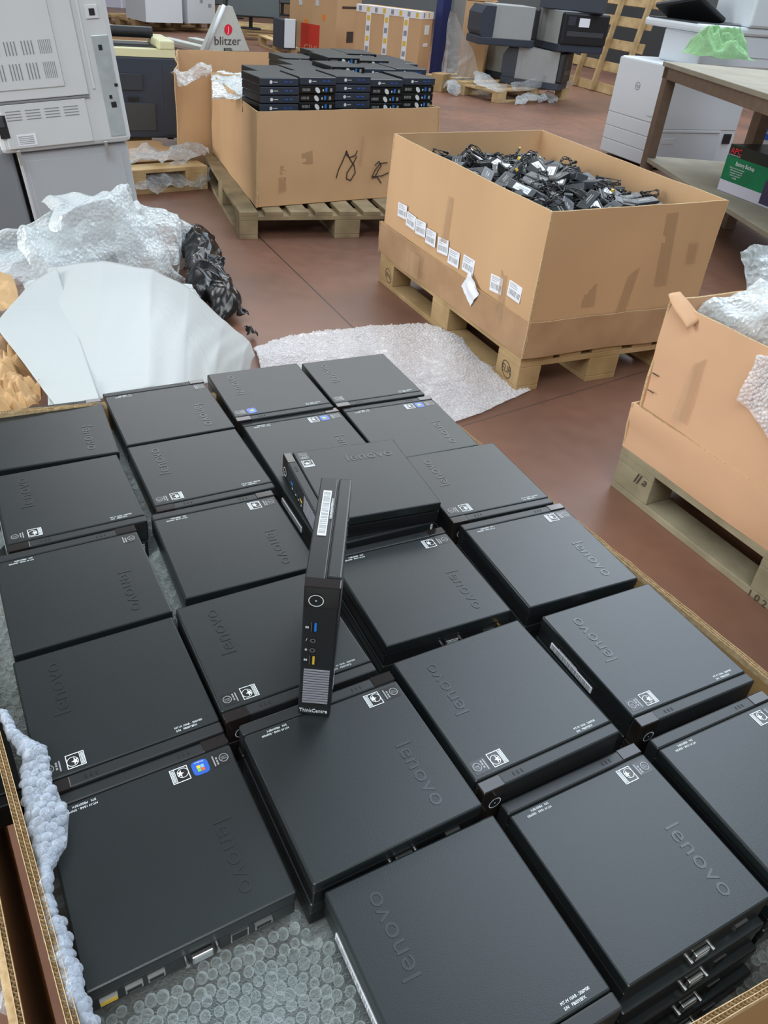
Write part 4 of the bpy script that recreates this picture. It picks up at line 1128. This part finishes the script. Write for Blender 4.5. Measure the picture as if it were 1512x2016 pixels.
def slots(name, x0, x1, z0, z1, n, m, vert=True, rows=4, y=-.016):
    mb = MB()
    gap = (x1 - x0) * .06; seg = (x1 - x0 - gap * 3) / 4
    for g in range(4):
        a = x0 + g * (seg + gap)
        if vert:
            k = (4, 4, 4, 7)[g]
            for i in range(k): mb.box((a + i * seg / k, y - .0008, z0), (a + i * seg / k + seg / k * .35, y, z1))
        else:
            for i in range(rows): mb.box((a, y - .0008, z0 + i * (z1 - z0) / rows), (a + seg, y, z0 + i * (z1 - z0) / rows + .0035))
    return mb.build(name, m, PR)
K['cab2'] = mat('cabinet_dark_grey', (0.20, 0.215, 0.235), .6)
K['slot'] = mat('slot_shadow_grey', (0.22, 0.23, 0.24), .7)
slots('vent_slots', .05, x_s * .74, z_s + .075, z_s + .135, 0, K['slot'])
slots('vent_slots', .05, x_s * .74, z_s + .165, z_s + .215, 0, K['slot'])
MB().box((.035, -.008, .02), (x_s - .02, 0, z_s - .012), bev=.003).build('lower_cover', K['pale'], PR)
slots('vent_slots', .055, x_s * .86, z_s - .075, z_s - .03, 0, K['slot'], False, 4, -.008)
MB().box((-.0, -.010, z_s - .010), (x_s, -.001, z_s - .002)).build('seam_shadow_strip', K['slot'], PR)
MB().box((x_s + .055, -.004, .03), (pw - .018, 0, z_s + .215), bev=.002).build('metal_plate', K['plate'], PR)
for (a, b, c, d) in ((.075, .015, z_s + .16, .02), (.080, .012, z_s - .025, .014), (.082, .022, z_s - .06, .022), (.110, .014, z_s + .02, .012)):
    MB().box((x_s + a, -.006, c), (x_s + a + b, -.003, c + d), bev=0).build('port', K['black'], PR)
MB().box((x_s + .05, -.006, z_s + .275), (x_s + .10, 0, z_s + .325), bev=.002).build('socket_frame', K['pale2'], PR)
MB().box((x_s + .065, -.008, z_s + .287), (x_s + .087, -.004, z_s + .311)).build('port', K['black'], PR)
MB().box((.012, -.010, .065), (.050, 0, .155), bev=.002).build('power_inlet', K['black'], PR)
MB().box((.016, -.014, .110), (.040, -.009, .150), bev=.002).build('rocker_switch', K['hpd'], PR)
mb = MB().box((.075, -.0095, .03), (.150, -.008, .075), 0)
for i in range(5): mb.box((.080, -.010, .037 + i * .007), (.140, -.0094, .040 + i * .007), 1)
mb.build('rating_label', [K['paper'], K['greyprint']], PR)
for x in (.06, x_s + .02):
    MB().box((x, -.016, -.045), (x + .014, -.010, .015), bev=.001).build('metal_clip', K['steel'], PR)
MB().box((x_s + .02, -.006, z_s + .02), (x_s + .03, 0, ph - .05)).build('side_rib', K['pale2'], PR)

SC = empty('printer_cabinet', cab0 + MC @ Vector((-.62, .06, 0)), 0, 'darker grey cabinet cut by the left edge beside the leaning one', 'cabinet', rot=rotc)
MB().box((0, 0, 0), (.60, .45, .50), bev=.012).build('body', K['cab2'], SC)
# printer with cream top on a pallet
a = at(214, 272, .16); b = at(352, 272, .16); yy = math.atan2((b - a).y, (b - a).x); w = (b - a).length
YP = empty('laser_printer', a, yy, 'dark navy laser printer with a cream top, on a pallet behind the grey one', 'printer')
MB().box((0, 0, 0), (w, .48, .50), bev=.012).build('housing', K['navy'], YP)
MB().prism([(0, .0), (w, .0), (w, .48), (0, .48)], .50, .545).build('cream_top', K['cream'], YP)
mb = MB().box((w * .78, 0, .545), (w, .40, .60), bev=.01).box((0, .02, .545), (w * .12, .4, .60), bev=.01); mb.build('top_shoulder', K['cream'], YP)
MB().box((w * .12, .10, .535), (w * .78, .40, .55)).build('paper_well', K['black'], YP)
MB().cyl((w * .05, .26, .62), (w * .80, .26, .62), .035, n=16).build('toner_cartridge', K['black'], YP)
MB().box((w * .08, -.008, .30), (w * .52, 0, .40), bev=.003).build('front_flap', K['navy2'], YP)
MB().box((w * .30, -.010, .235), (w * .46, 0, .262), bev=.003).build('handle', K['black'], YP)
MB().box((w * .22, -.006, .05), (w * .68, 0, .22), bev=.002).build('tray_window', K['hpd'], YP)
MB().box((w * .82, -.004, .02), (w, 0, .46), bev=.003).build('side_panel', K['navy'], YP)
for x in (.03, w - .07): MB().box((x, .02, -.012), (x + .04, .06, .002)).build('foot', K['black'], YP)
pf = at(408, 326, .144); py = R(39); pu = V3(math.cos(py), math.sin(py)); pb = V3(-math.sin(py), math.cos(py))
P0 = pf - pu * .95; pallet('pale wooden pallet carrying the dark navy printer', (P0.x, P0.y, 0), py, L=.95, W=1.0, wood='wood_l')
c0 = P0 + pu * .05 + pb * .18
o = MB().box((0, 0, 0), (.86, .55, .004), M=Matrix.Translation((c0.x, c0.y, .145)) @ Matrix.Rotation(py, 4, 'Z')).build('cardboard_sheet', K['card'])
tag(o, 'flat cardboard sheet lying on the pallet under the dark navy printer', 'cardboard sheet')
patch('stretch_film', [(255, 296, .17), (400, 290, .17), (408, 318, .15), (255, 325, .16)], 50, 24, .05, 9, K['film'], 'crinkled clear film lying over the front of the pale pallet', 'plastic film', seed=2, edge=.02)
patch('stretch_film', [(262, 338, .10), (420, 332, .12), (412, 368, .02), (270, 388, .01)], 60, 30, .06, 9, K['film'], 'crinkled clear film hanging to the floor before the pale pallet', 'plastic film', seed=4, edge=.03)

# ------------------------------------------------------------------ far things
def onfloor_box(name, u0, v0, u1, v1, zb, h, dep, m, label, cat, sidem=None, bev=.004, partname='body', group=None):
    a = at(u0, v0, zb); b = at(u1, v1, zb); yw = math.atan2((b - a).y, (b - a).x)
    e = empty(name, a, yw, label, cat, group)
    w = (b - a).length
    MB().box((0, 0, 0), (w, dep, h), bev=bev).build(partname, m, e)
    return e, w
# white boxes on a pallet, far left
a = at(266, 58, 0); b = at(428, 60, 0)
pallet('dark stained pallet under two white boxes, far left background', (a.x, a.y, 0), math.atan2((b - a).y, (b - a).x), L=(b - a).length, W=1.1, wood='wood')
e, w = onfloor_box('white_box', 288, 44, 360, 46, .144, .75, .7, K['hpw'], 'white box with small printed marks, left one of two on the far pallet', 'box', group=None)
for x in (.25, .45, .62): MB().box((w * x, -.004, .42), (w * x + .05, 0, .47)).build('printed_mark', K['greyprint'], e)
e, w = onfloor_box('white_box', 370, 46, 424, 47, .144, .72, .7, K['hpw2'], 'white box, right one of two on the far pallet', 'box')
for x in (.45, .75): MB().box((w * x, -.004, .40 - x * .2), (w * x + .06, 0, .45 - x * .2)).build('printed_mark', K['greyprint'], e)
e, w = onfloor_box('white_box', 206, 14, 277, 18, 0, .6, .5, K['apc_w'], 'pale lilac box on the floor at the top left edge', 'box')
MB().box((w * .45, -.003, .0), (w * .50, 0, .6)).build('tape_strip', K['hpw'], e)
e, w = onfloor_box('flattened_carton', 216, 66, 292, 66, .42, .02, .9, K['card'], 'flattened carton lying on a low stack behind the cream-topped printer', 'cardboard sheet')
MB().box((.02, .02, -.42), (w - .02, .88, 0)).build('carton_stack', K['card_old'], e)
# pallet truck
a = at(403, 97, .10); b = at(491, 97, .10); tw = (b - a).length
TR_ = empty('pallet_truck', (a.x, a.y, 0), math.atan2((b - a).y, (b - a).x), 'white triangular head of a hand pallet truck with red round emblem', 'pallet truck')
h = .62
mb = MB(); pts = [(0, .08), (tw, .08), (tw * .62, h), (tw * .44, h)]
vs = [(x, 0, z) for x, z in pts] + [(x, .12, z) for x, z in pts]
mb.add(vs, [(3, 2, 1, 0), (4, 5, 6, 7), (0, 1, 5, 4), (1, 2, 6, 5), (2, 3, 7, 6), (3, 0, 4, 7)]); mb.build('head_plate', K['jack'], TR_)
MB().tube([(0, -.02, .08), (tw * .42, -.02, h + .01)], .028, 8).build('side_tube', K['hpw'], TR_)
mb = MB().ring((tw * .52, -.004, .34), (0, -1, 0), 0, .065, n=24, mi=0); add_text(mb, 'J', .10, frame((tw * .52, -.006, .34), (1, 0, 0), (0, 0, 1)), 1); mb.build('emblem', [K['apc_r'], K['white']], TR_)
mb = MB(); add_text(mb, 'blitzer', .15, frame((tw * .50, -.005, .20), (1, 0, 0), (0, 0, 1)), xs=1.15); mb.build('lettering', K['ink'], TR_)
for x in (.06, tw - .22): MB().box((x, .12, .05), (x + .16, 1.25, .11), bev=.01).build('fork', K['jack'], TR_)
MB().cyl((tw * .5 - .06, .02, .06), (tw * .5 + .06, .02, .06), .06, n=16).build('steer_wheel', K['black'], TR_)
MB().tube([(tw * .53, .05, h), (tw * .53, -.05, 1.15)], .02, 8).build('tow_bar', K['black'], TR_)
# monitors on pallets, top
a = at(470, 72, 0); b = at(560, 78, 0)
pallet('pallet carrying monitors in the far background', (a.x, a.y, 0), math.atan2((b - a).y, (b - a).x), L=2.0, W=1.2, wood='wood_l')
a = at(508, 88, 0); b = at(572, 116, 0)
pallet('pallet running toward the carton with the red print', (a.x, a.y, 0), math.atan2((b - a).y, (b - a).x), L=(b - a).length, W=.9, wood='wood_l')
def monitor(u, v, zb, w, h, tilt, yaw, label):
    p = at(u, v, zb)
    e = empty('monitor', p, yaw, label, 'monitor', None)
    MB().cyl((0, 0, 0), (0, 0, .02), .17, n=24).build('base', K['black'], e)
    MB().box((-.03, .0, .02), (.03, .03, .55), bev=.004).build('stand', K['black'], e)
    M = Matrix.Translation((0, -.02, .47)) @ Matrix.Rotation(tilt, 4, 'X')
    MB().box((-w / 2, -.03, -h / 2), (w / 2, .02, h / 2), M=M, bev=.01).build('casing', K['black'], e)
    MB().box((-w / 2 + .02, -.034, -h / 2 + .02), (w / 2 - .02, -.029, h / 2 - .02), M=M).build('screen', K['smoke'], e)
monitor(494, 57, .16, .95, .60, -.2, R(25), 'large black monitor on a thin round-base stand, top background')
monitor(462, 36, .16, .8, .55, .1, R(20), 'black monitor left of the round-base one, top background')
monitor(556, 30, .25, .8, .55, .1, R(30), 'black monitor right beside the carton with the red print')
e, w = onfloor_box('desktop_printer', 537, 90, 556, 97, .144, .36, .2, K['navy'], 'small dark printer with white side, standing left of the red-printed carton', 'printer')
MB().box((w, .02, .02), (w + .02, .18, .38), bev=.006).build('side_panel', K['hpw'], e)
e, w = onfloor_box('storage_cabinet', 430, 26, 600, 32, 0, .55, .6, K['card_old'], 'low brown crate with dark equipment at the top of the photo', 'crate')
# carton with red print
e, w = onfloor_box('tall_carton', 568, 110, 658, 128, 0, 1.35, .50, K['card'], 'tall brown carton with a red printed panel and orange marks', 'carton', bev=.006)
e.name = 'tall_carton'
We = local_of(e); n_ = (e.matrix_world.to_3x3() @ Vector((0, -1, 0))); 
def lp(e_, u, v):
    bpy.context.view_layer.update()
    n = e_.matrix_world.to_3x3() @ Vector((0, -1, 0)); q = e_.matrix_world.inverted() @ onplane(u, v, e_.location, n); return q.x, q.z
def frect(e_, name, u0, v0, u1, v1, m, d=.003):
    x0, z0 = lp(e_, u0, v0); x1, z1 = lp(e_, u1, v1)
    return MB().box((min(x0, x1), -d, min(z0, z1)), (max(x0, x1), 0.0, max(z0, z1))).build(name, m, e_)
frect(e, 'red_panel', 593, 44, 627, 112, K['redbox'])
x0, z0 = lp(e, 611, 97); mb = MB(); add_text(mb, 'GIVI', .15, frame((x0, -.005, z0), (1, 0, 0), (0, 0, 1))); mb.build('printed_name', K['card'], e)
frect(e, 'orange_mark', 600, 37, 605, 46, K['orange']); frect(e, 'orange_mark', 635, 28, 640, 40, K['orange'])
frect(e, 'tape_strip', 589, 0, 595, 10, K['hpw2']); frect(e, 'tape_strip', 622, 0, 628, 12, K['hpw2'])
frect(e, 'white_label', 570, 84, 581, 112, K['paper'], .006)
MB().box((w, .1, .70), (w + .003, .5, .73)).build('printed_line', K['ink'], e)
MB().box((w, .22, .28), (w + .003, .36, .42)).build('printed_square', K['ink'], e)
# carton with printed tape
TBX, w = onfloor_box('taped_carton', 694, 140, 817, 160, 0, .80, .34, K['card'], 'brown carton banded with white, yellow and grey printed tape', 'carton', bev=.006)
def band(nm, x0, z0, x1, z1, horiz, side=False):
    mb = MB()
    if not side:
        mb.box((x0, -.004, z0), (x1, 0, z1), 0)
        L = (x1 - x0) if horiz else (z1 - z0); n = max(2, int(L / .11))
        for i in range(n):
            c = (i + .5) / n; m = 1 + i % 2
            if horiz: mb.box((x0 + L * c - .02, -.005, z0 + .012), (x0 + L * c + .02, -.003, z1 - .012), m)
            else: mb.box((x0 + .012, -.005, z0 + L * c - .03), (x1 - .012, -.003, z0 + L * c + .03), m)
    else:
        mb.box((w, x0, z0), (w + .004, x1, z1), 0)
        for i in range(2): mb.box((w + .002, x0 + .05 + i * .14, z0 + .012), (w + .005, x0 + .09 + i * .14, z1 - .012), 1 + i % 2)
    mb.build(nm, [K['paper'], K['grille'], K['usb_yel']], TBX)
band('tape_band', 0.0, .72, w, .80, True); band('tape_band', 0.0, .72, .34, .80, True, True)
for u in (.20, .48, .78): band('tape_band', w * u - .035, .0, w * u + .035, .72, False)
mb = MB().box((0, 0, .80), (w, .08, .803)); mb.build('top_tape', K['paper'], TBX)
for z in (.58, .44): MB().box((w, .12, z - .04), (w + .004, .25, z + .07 * (z > .5))).build('shipping_label', K['paper'], TBX)
# rack post and what stands near it
e, w = onfloor_box('rack_upright', 856, 152, 872, 150, 0, 3.0, .10, K['rack'], 'dark blue steel rack upright behind the taped carton', 'rack')
MB().box((-.04, -.05, 0), (w + .04, .2, .015)).build('foot_plate', K['rack'], e)
e, w = onfloor_box('grey_panel', 876, 152, 905, 158, 0, 2.6, .10, K['zgrey'], 'pale grey steel panel right of the blue rack upright', 'panel')
e, w = onfloor_box('wood_block', 846, 178, 868, 182, 0, .20, .2, K['wood'], 'brown wooden block on the floor right of the stacked computers', 'wood block')
e, w = onfloor_box('brown_carton', 896, 172, 944, 178, 0, .98, .5, K['card'], 'tall plain carton behind the clear hanging film', 'carton')
MB().box((w * .35, -.002, .02), (w * .38, 0, .95)).build('fold_line', K['card_old'], e)
e2, w2 = onfloor_box('brown_carton', 894, 160, 944, 166, 0, .01, .5, K['card'], 'smaller printed carton on top of the one behind the hanging film', 'carton')
e2.location = e.location + V3(0, 0, .985)
MB().box((-.01, 0, 0), (w + .01, .5, .34), bev=.004).build('carton_body', K['card'], e2)
for (x, z, a_, b_) in ((.06, .14, .14, .02), (.06, .10, .10, .015), (.36, .15, .04, .05)): MB().box((x, -.003, z), (x + a_, 0, z + b_)).build('printed_mark', K['ink'], e2)
# film hanging from it
Q = [Vector(at(885, 178, 0)), Vector(at(962, 190, 0))]
nn = V3(0.1, -1, 0).normalized(); pp = at(905, 180, 0)
f4 = [onplane(884, 22, pp, nn), onplane(897, 30, pp, nn), onplane(968, 198, pp + V3(0, -.3, 0), nn), onplane(868, 178, pp, nn)]
patch('hanging_film', f4, 40, 60, .16, 3.0, K['film'], 'clear crinkled film hanging to the floor left of the label printers', 'plastic film', bulge=.10, seed=3)
patch('stretch_film', [(870, 165, .06), (906, 168, .08), (912, 186, .02), (880, 188, .02)], 24, 20, .10, 5, K['film'], 'crumpled ball of clear film at the foot of the hanging film', 'plastic film', bulge=.08, seed=6, edge=.03)
# label printers on a pallet
a = at(983, 177, .144); yl = R(43.4); lu = V3(math.cos(yl), math.sin(yl)); lb = V3(-math.sin(yl), math.cos(yl))
pallet('pale wooden pallet carrying the label printers', (a.x, a.y, 0), yl, L=1.35, W=1.25, wood='wood_l')
def zprinter(px0, px1, z, label, tag_=0, H=.42, W_=.42):
    A_ = at(*px0, z); B_ = at(*px1, z); L = (B_ - A_).length
    e = empty('label_printer', A_, math.atan2((B_ - A_).y, (B_ - A_).x), label, 'label printer', 'label printers on the pallet')
    MB().box((0, 0, 0), (L, W_, .085), bev=.012).build('base', K['navy'], e)
    MB().box((L * .24, -.002, .075), (L * .93, W_, H), bev=.008).build('side_cover', K['zgrey'], e)
    MB().box((L * .92, 0, .08), (L + .02, W_, H - .01), bev=.02).build('front_housing', K['black'], e)
    mb = MB(); pts = [(.0, .14), (.03, .085), (L * .25, .085), (L * .25, H - .02), (.05, H - .02), (.0, H - .10)]
    mb.add([(x_, 0, z_) for x_, z_ in pts] + [(x_, W_, z_) for x_, z_ in pts], [list(range(6)), list(range(6, 12))[::-1]] + [(i, i + 6, (i + 1) % 6 + 6, (i + 1) % 6) for i in range(6)]); mb.build('rear_hump', K['navy'], e)
    X = L + .02
    MB().box((X, .06, .17), (X + .004, W_ - .06, .22), bev=.001).build('label_slot', K['hpd'], e)
    MB().box((X, .05, .28), (X + .004, .15, .37), bev=.001).build('control_pad', K['navy2'], e)
    MB().box((L * .25, -.006, .10), (L * .32, 0, H - .03)).build('hinge_strip', K['greyprint'], e)
    if tag_: MB().box((X + .003, .20, .27), (X + .007, .34, .36)).build('paper_note', K['paper'], e)
    return e
zprinter((982, 163), (1098, 180), .146, 'grey label printer, the front one of the lower layer')
zprinter((940, 146), (996, 158), .146, 'grey label printer, the rear one of the lower layer')
zprinter((940, 87), (1050, 95), .575, 'grey label printer with dark rear hump, left one of the upper layer')
zprinter((1040, 88), (1098, 102), .575, 'grey label printer with a white note on its black front, upper right', 1, W_=.62)
patch('stretch_film', [(935, 140, .26), (1000, 168, .22), (1000, 182, .146), (935, 168, .146)], 24, 16, .06, 6, K['film'], 'clear film over the left edge of the label printer pallet', 'plastic film', seed=8)
patch('stretch_film', [(1000, 166, .22), (1120, 140, .34), (1124, 168, .16), (1004, 180, .146)], 30, 16, .06, 5, K['film'], 'clear film draped along the front of the label printers', 'plastic film', seed=9)
patch('stretch_film', [(1012, 192, .05), (1095, 188, .06), (1095, 200, .01), (1014, 206, .01)], 30, 12, .07, 7, K['film'], 'crumpled clear film on the floor before the label printer pallet', 'plastic film', bulge=.03, seed=11, edge=.02)
e, w = onfloor_box('dark_bin', 1055, 30, 1128, 42, .9, .5, .5, K['navy'], 'dark grey plastic bin at the top edge above the label printers', 'bin')
q = at(1062, 14, 1.0); e.location = V3(q.x, q.y, 1.0); e.rotation_euler.z = R(-15)
# upright pallets leaning
g0 = at(1112, 163, 0); g1 = at(1212, 190, 0); gd = (g1 - g0).normalized(); gw = (g1 - g0).length
lean = R(10); back = V3(-gd.y, gd.x, 0)
if back.y < 0: back = -back
up = (V3(0, 0, 1) * math.cos(lean) + back * math.sin(lean)).normalized()
Mz = Matrix((gd, up, gd.cross(up))).transposed()
gw = 1.40
LP = empty('wooden_pallet', g0, 0, 'wooden slatted pallet standing upright and leaning back beside the label printers', 'pallet', rot=Mz.to_euler())
for y in (.0, .27, .55, .83, 1.08): MB().box((0, y, .0), (gw, y + .12, .022), bev=.003).build('deck_board', K['wood_l'], LP)
for x in (.28, gw * .5, gw - .14):
    MB().box((x, 0, .024), (x + .035, 1.19, .10), bev=.004).build('stringer_board', K['wood_l'], LP)
e, w = onfloor_box('dark_cabinet', 1128, 128, 1300, 160, 0, 1.0, .5, K['hpd'], 'dark cabinet behind the leaning pallets', 'cabinet')
e3_, w3 = onfloor_box('wooden_crate', 1120, 28, 1250, 44, 0, .01, .4, K['wood_l'], 'wooden crate on top of the dark cabinet behind the leaning pallets', 'crate')
e3_.location = e.location + V3(0, 0, 1.005); e3_.rotation_euler = e.rotation_euler
MB().box((-.35, 0, 0), (w * .72, .5, .16), bev=.004).build('crate_board', K['wood_l'], e3_)
MB().box((-.35, .01, .17), (w * .72, .5, .40), bev=.004).build('crate_board', K['zgrey'], e3_)

# ------------------------------------------------------------------ white multifunction printer
a = at(1179, 300, 0); b = at(1275, 336, 0); hu = (b - a).normalized(); hw = (b - a).length; hb = V3(-hu.y, hu.x)
if hb.x < 0: hb = -hb
# local x runs along the drawers' face, local y away from the viewer
HP = empty('multifunction_printer', a, math.atan2(hu.y, hu.x), 'large white multifunction printer with drawers and a black tilting screen', 'printer')
sy = 1 if (hu.x * hb.y - hu.y * hb.x) > 0 else -1
D_ = .86; H_ = .80
MB().box((0, 0, .02), (hw, D_, H_), bev=.02).build('base_unit', K['hpw'], HP)
MB().box((.01, -.008, .36), (hw - .02, 0, H_ - .01), bev=.006).build('upper_door', K['hpw'], HP)
for z in (.03, .14, .25): MB().box((.01, -.008, z), (hw - .02, 0, z + .104), bev=.004).build('paper_drawer', K['hpw'], HP)
mb = MB().ring((hw * .46, -.0085, .60), (0, -1, 0), .026, .032, n=32, mi=0); add_text(mb, 'hp', .045, frame((hw * .46, -.0095, .602), (1, 0, 0), (0, 0, 1)), 0, shear=.3); mb.build('round_logo', K['grille'], HP)
mb = MB(); add_text(mb, 'LaserJet', .022, frame((hw * .80, -.009, .405), (1, 0, 0), (0, 0, 1))); mb.build('lettering', K['greyprint'], HP)
# side details, seen under the bench
MB().box((hw, .03, .05), (hw + .006, D_ * .80, .30), bev=.003).build('side_lower_panel', K['hpw2'], HP)
MB().box((hw, .03, .33), (hw + .006, D_ * .98, H_ - .05), bev=.003).build('side_upper_panel', K['hpw2'], HP)
MB().box((hw + .004, .06, .215), (hw + .010, .19, .26), bev=.003).build('recessed_grip', K['pale2'], HP)
MB().box((hw + .002, .03, .305), (hw + .012, D_ * .78, .325), bev=.003).build('side_rail', K['pale2'], HP)
MB().box((hw + .004, D_ * .84, .22), (hw + .012, D_ * .94, .30), bev=.002).build('power_inlet', K['black'], HP)
# upper body and scanner
U0 = .22
MB().box((hw * .30, U0, H_), (hw * 1.0, D_ + .75, 1.04), bev=.02).build('print_engine', K['hpw'], HP)
MB().box((hw * .0, U0 - .06, 1.04), (hw * 1.02, D_ + .75, 1.10), bev=.02).build('scanner_base', K['hpw'], HP)
MB().box((hw * .42, U0 + .40, 1.10), (hw * 1.04, D_ + .80, 1.36), bev=.02).build('document_feeder', K['hpw'], HP)
MB().box((hw * 1.04, U0 + .70, 1.16), (hw * 1.05, D_ + .60, 1.25), bev=.001).build('feeder_slot', K['hpd'], HP)
M = Matrix.Translation((hw * .45, U0 + .10, 1.17)) @ Matrix.Rotation(R(-25), 4, 'X') @ Matrix.Rotation(R(-12), 4, 'Y')
MB().box((-.22, -.16, -.02), (.24, .20, .02), bev=.012, M=M).build('touch_screen', K['black'], HP)
MB().box((-.19, -.13, .02), (.21, .17, .023), bev=.001, M=M).build('screen_glass', K['hpd'], HP)
MB().box((hw * .04, U0 - .05, 1.10), (hw * .9, U0 + .42, 1.108), bev=.002).build('dark_tray', K['hpd'], HP)
mb = MB().ring((hw + .001, U0 + .40, .95), (1, 0, 0), .036, .046, n=24, h=.001); mb.build('side_button', K['pale2'], HP)
MB().box((hw, U0 + .10, .885), (hw + .002, D_ + .5, .889)).build('seam_line', K['greyprint'], HP)

# ------------------------------------------------------------------ work bench
ZB = .90
F0 = at(1306, 120, ZB); F1 = at(1530, 190, ZB); bd = (F1 - F0).normalized(); bk = V3(-bd.y, bd.x, 0)
if bk.x < 0: bk = -bk
BN = empty('workbench', (F0.x, F0.y, 0), math.atan2(bd.y, bd.x), 'brown steel-framed workbench with a worn top and lower shelf', 'workbench')
BL_ = (F1 - F0).length + .9; BW_ = .8
# bench local frame: x along the front edge toward the camera, y to the right/back
MB().box((0, 0, ZB - .03), (BL_, BW_, ZB), bev=.004).build('bench_top', K['bench_top'], BN)
MB().box((.02, .01, ZB - .10), (BL_, .06, ZB - .03), bev=.003).build('front_rail', K['bench'], BN)
for (x, y) in ((.03, .01), (.03, BW_ - .08), (BL_ - .1, .01)):
    MB().box((x, y, 0), (x + .075, y + .07, ZB - .03), bev=.003).build('leg', K['bench'], BN)
MB().box((.03, .02, .27), (BL_, BW_ - .02, .30), bev=.003).build('lower_shelf', K['bench_top'], BN)
bpy.context.view_layer.update(); q = BN.matrix_world.inverted() @ at(1492, 182, ZB - .08)
MB().box((q.x, q.y + .02, 0), (q.x + .09, q.y + .09, ZB - .03), bev=.003).build('leg', K['bench'], BN)
def cloth(name, u, v, z, w, h, label):
    c = at(u, v, z)
    mb = MB()
    def S(a_, b_):
        t = a_ * 2 * PI; r = b_
        q = Vector((math.cos(t) * r, math.sin(t) * r, 0))
        f = 1 + .22 * noise.noise(q * 2.2 + Vector((3, 1, 0)))
        p = Vector((c.x + q.x * w * f, c.y + q.y * w * .8 * f, z + .004))
        d = (1 - r ** 3.5) * h * (.62 + .75 * noise.noise(q * 1.3 + Vector((9, 2, 4))))
        k = noise.noise(q * 1.6 + Vector((4, 0, 2))) * 9
        p.z += max(0, d) + (1 - r ** 4) * h * .16 * math.sin(k * 1.7) + (1 - r ** 4) * h * .12 * (.4 - abs(noise.noise(q * 4.2)))
        p += nvec(q * 2.4 + Vector((7, 7, 1))) * w * .13 * (1.1 - r * .6)
        p.z = max(p.z, z + .003)
        return p
    mb.grid(S, 90, 40)
    return tag(mb.build(name, K['green']), label, 'cloth')
cloth('green_cloth', 1412, 112, ZB, .26, .22, 'crumpled pale green cloth heap lying on the workbench')
# boxes on the shelf
def solve_h(ub, vb, ut, vt, zb):
    b = at(ub, vb, zb); best = None
    for i in range(200):
        z = zb + i * .005; d = (at(ut, vt, z).xy - b.xy).length
        if best is None or d < best[0]: best = (d, z)
    return best[1]
ZS = .302
a = at(1412, 372, ZS); b = at(1530, 418, ZS); hA = solve_h(1412, 372, 1441, 283, ZS) - ZS
AP = empty('battery_box', a, math.atan2((b - a).y, (b - a).x), 'green and black box printed Battery Backup on the bench shelf', 'box')
aw = (b - a).length
MB().box((0, 0, 0), (aw, .30, hA), bev=.002).build('box_body', K['apc_k'], AP)
MB().box((0, -.002, hA * .24), (aw, 0, hA * .76), ).build('green_panel', K['apc_g'], AP)
MB().box((0, -.002, 0), (aw, 0, hA * .24)).build('lilac_band', K['apc_w'], AP)
mb = MB(); add_text(mb, 'APC', hA * .17, frame((aw * .13, -.004, hA * .875), (1, 0, 0), (0, 0, 1)), xs=1.1); mb.build('red_lettering', K['apc_r'], AP)
mb = MB(); add_text(mb, 'Battery Backup', hA * .12, frame((aw * .33, -.004, hA * .64), (1, 0, 0), (0, 0, 1)), xs=.8)
add_text(mb, 'by Schneider Electric', hA * .045, frame((aw * .12, -.004, hA * .79), (1, 0, 0), (0, 0, 1)))
for i in range(5): add_text(mb, ('Safe power for home and', 'office electronics and', 'computers in case of', 'power surges and', 'outages')[i], hA * .045, frame((aw * .22, -.004, hA * (.54 - i * .05)), (1, 0, 0), (0, 0, 1)))
mb.build('white_lettering', K['white'], AP)
MB().prism([(aw * .70, -.004), (aw * .96, -.004), (aw * .96, -.001), (aw * .70, -.001)], hA * .04, hA * .52).build('printed_device', K['ups'], AP)
e, w = onfloor_box('small_box', 1484, 272, 1530, 278, .45, .15, .2, K['hpw'], 'white and blue box behind the green battery box', 'box')
e.location.z = ZS; q = at(1484, 272, ZS + .15); e.location = V3(q.x, q.y, ZS); 
MB().box((0, -.003, .15), (w, 0, .25)).build('blue_band', K['blue'], e)
MB().box((0, 0, .149), (w, .2, .36)).build('upper_body', K['hpw'], e)
mb = MB(); add_text(mb, 'SAMSUNG', .035, frame((w * .45, -.005, .20), (1, 0, 0), (0, 0, 1))); mb.build('lettering', K['white'], e)
patch('plastic_bag', [(1462, 178, .30), (1484, 180, .30), (1482, 196, .14), (1460, 194, .14)], 14, 14, .08, 5, K['bub_far'], 'white plastic bag on the floor seen under the bench', 'plastic bag', bulge=.05, seed=2)
e, w = onfloor_box('dark_machine', 1478, 150, 1540, 168, 0, 1.05, .6, K['hpd'], 'dark machine behind the bench at the top right edge', 'machine')
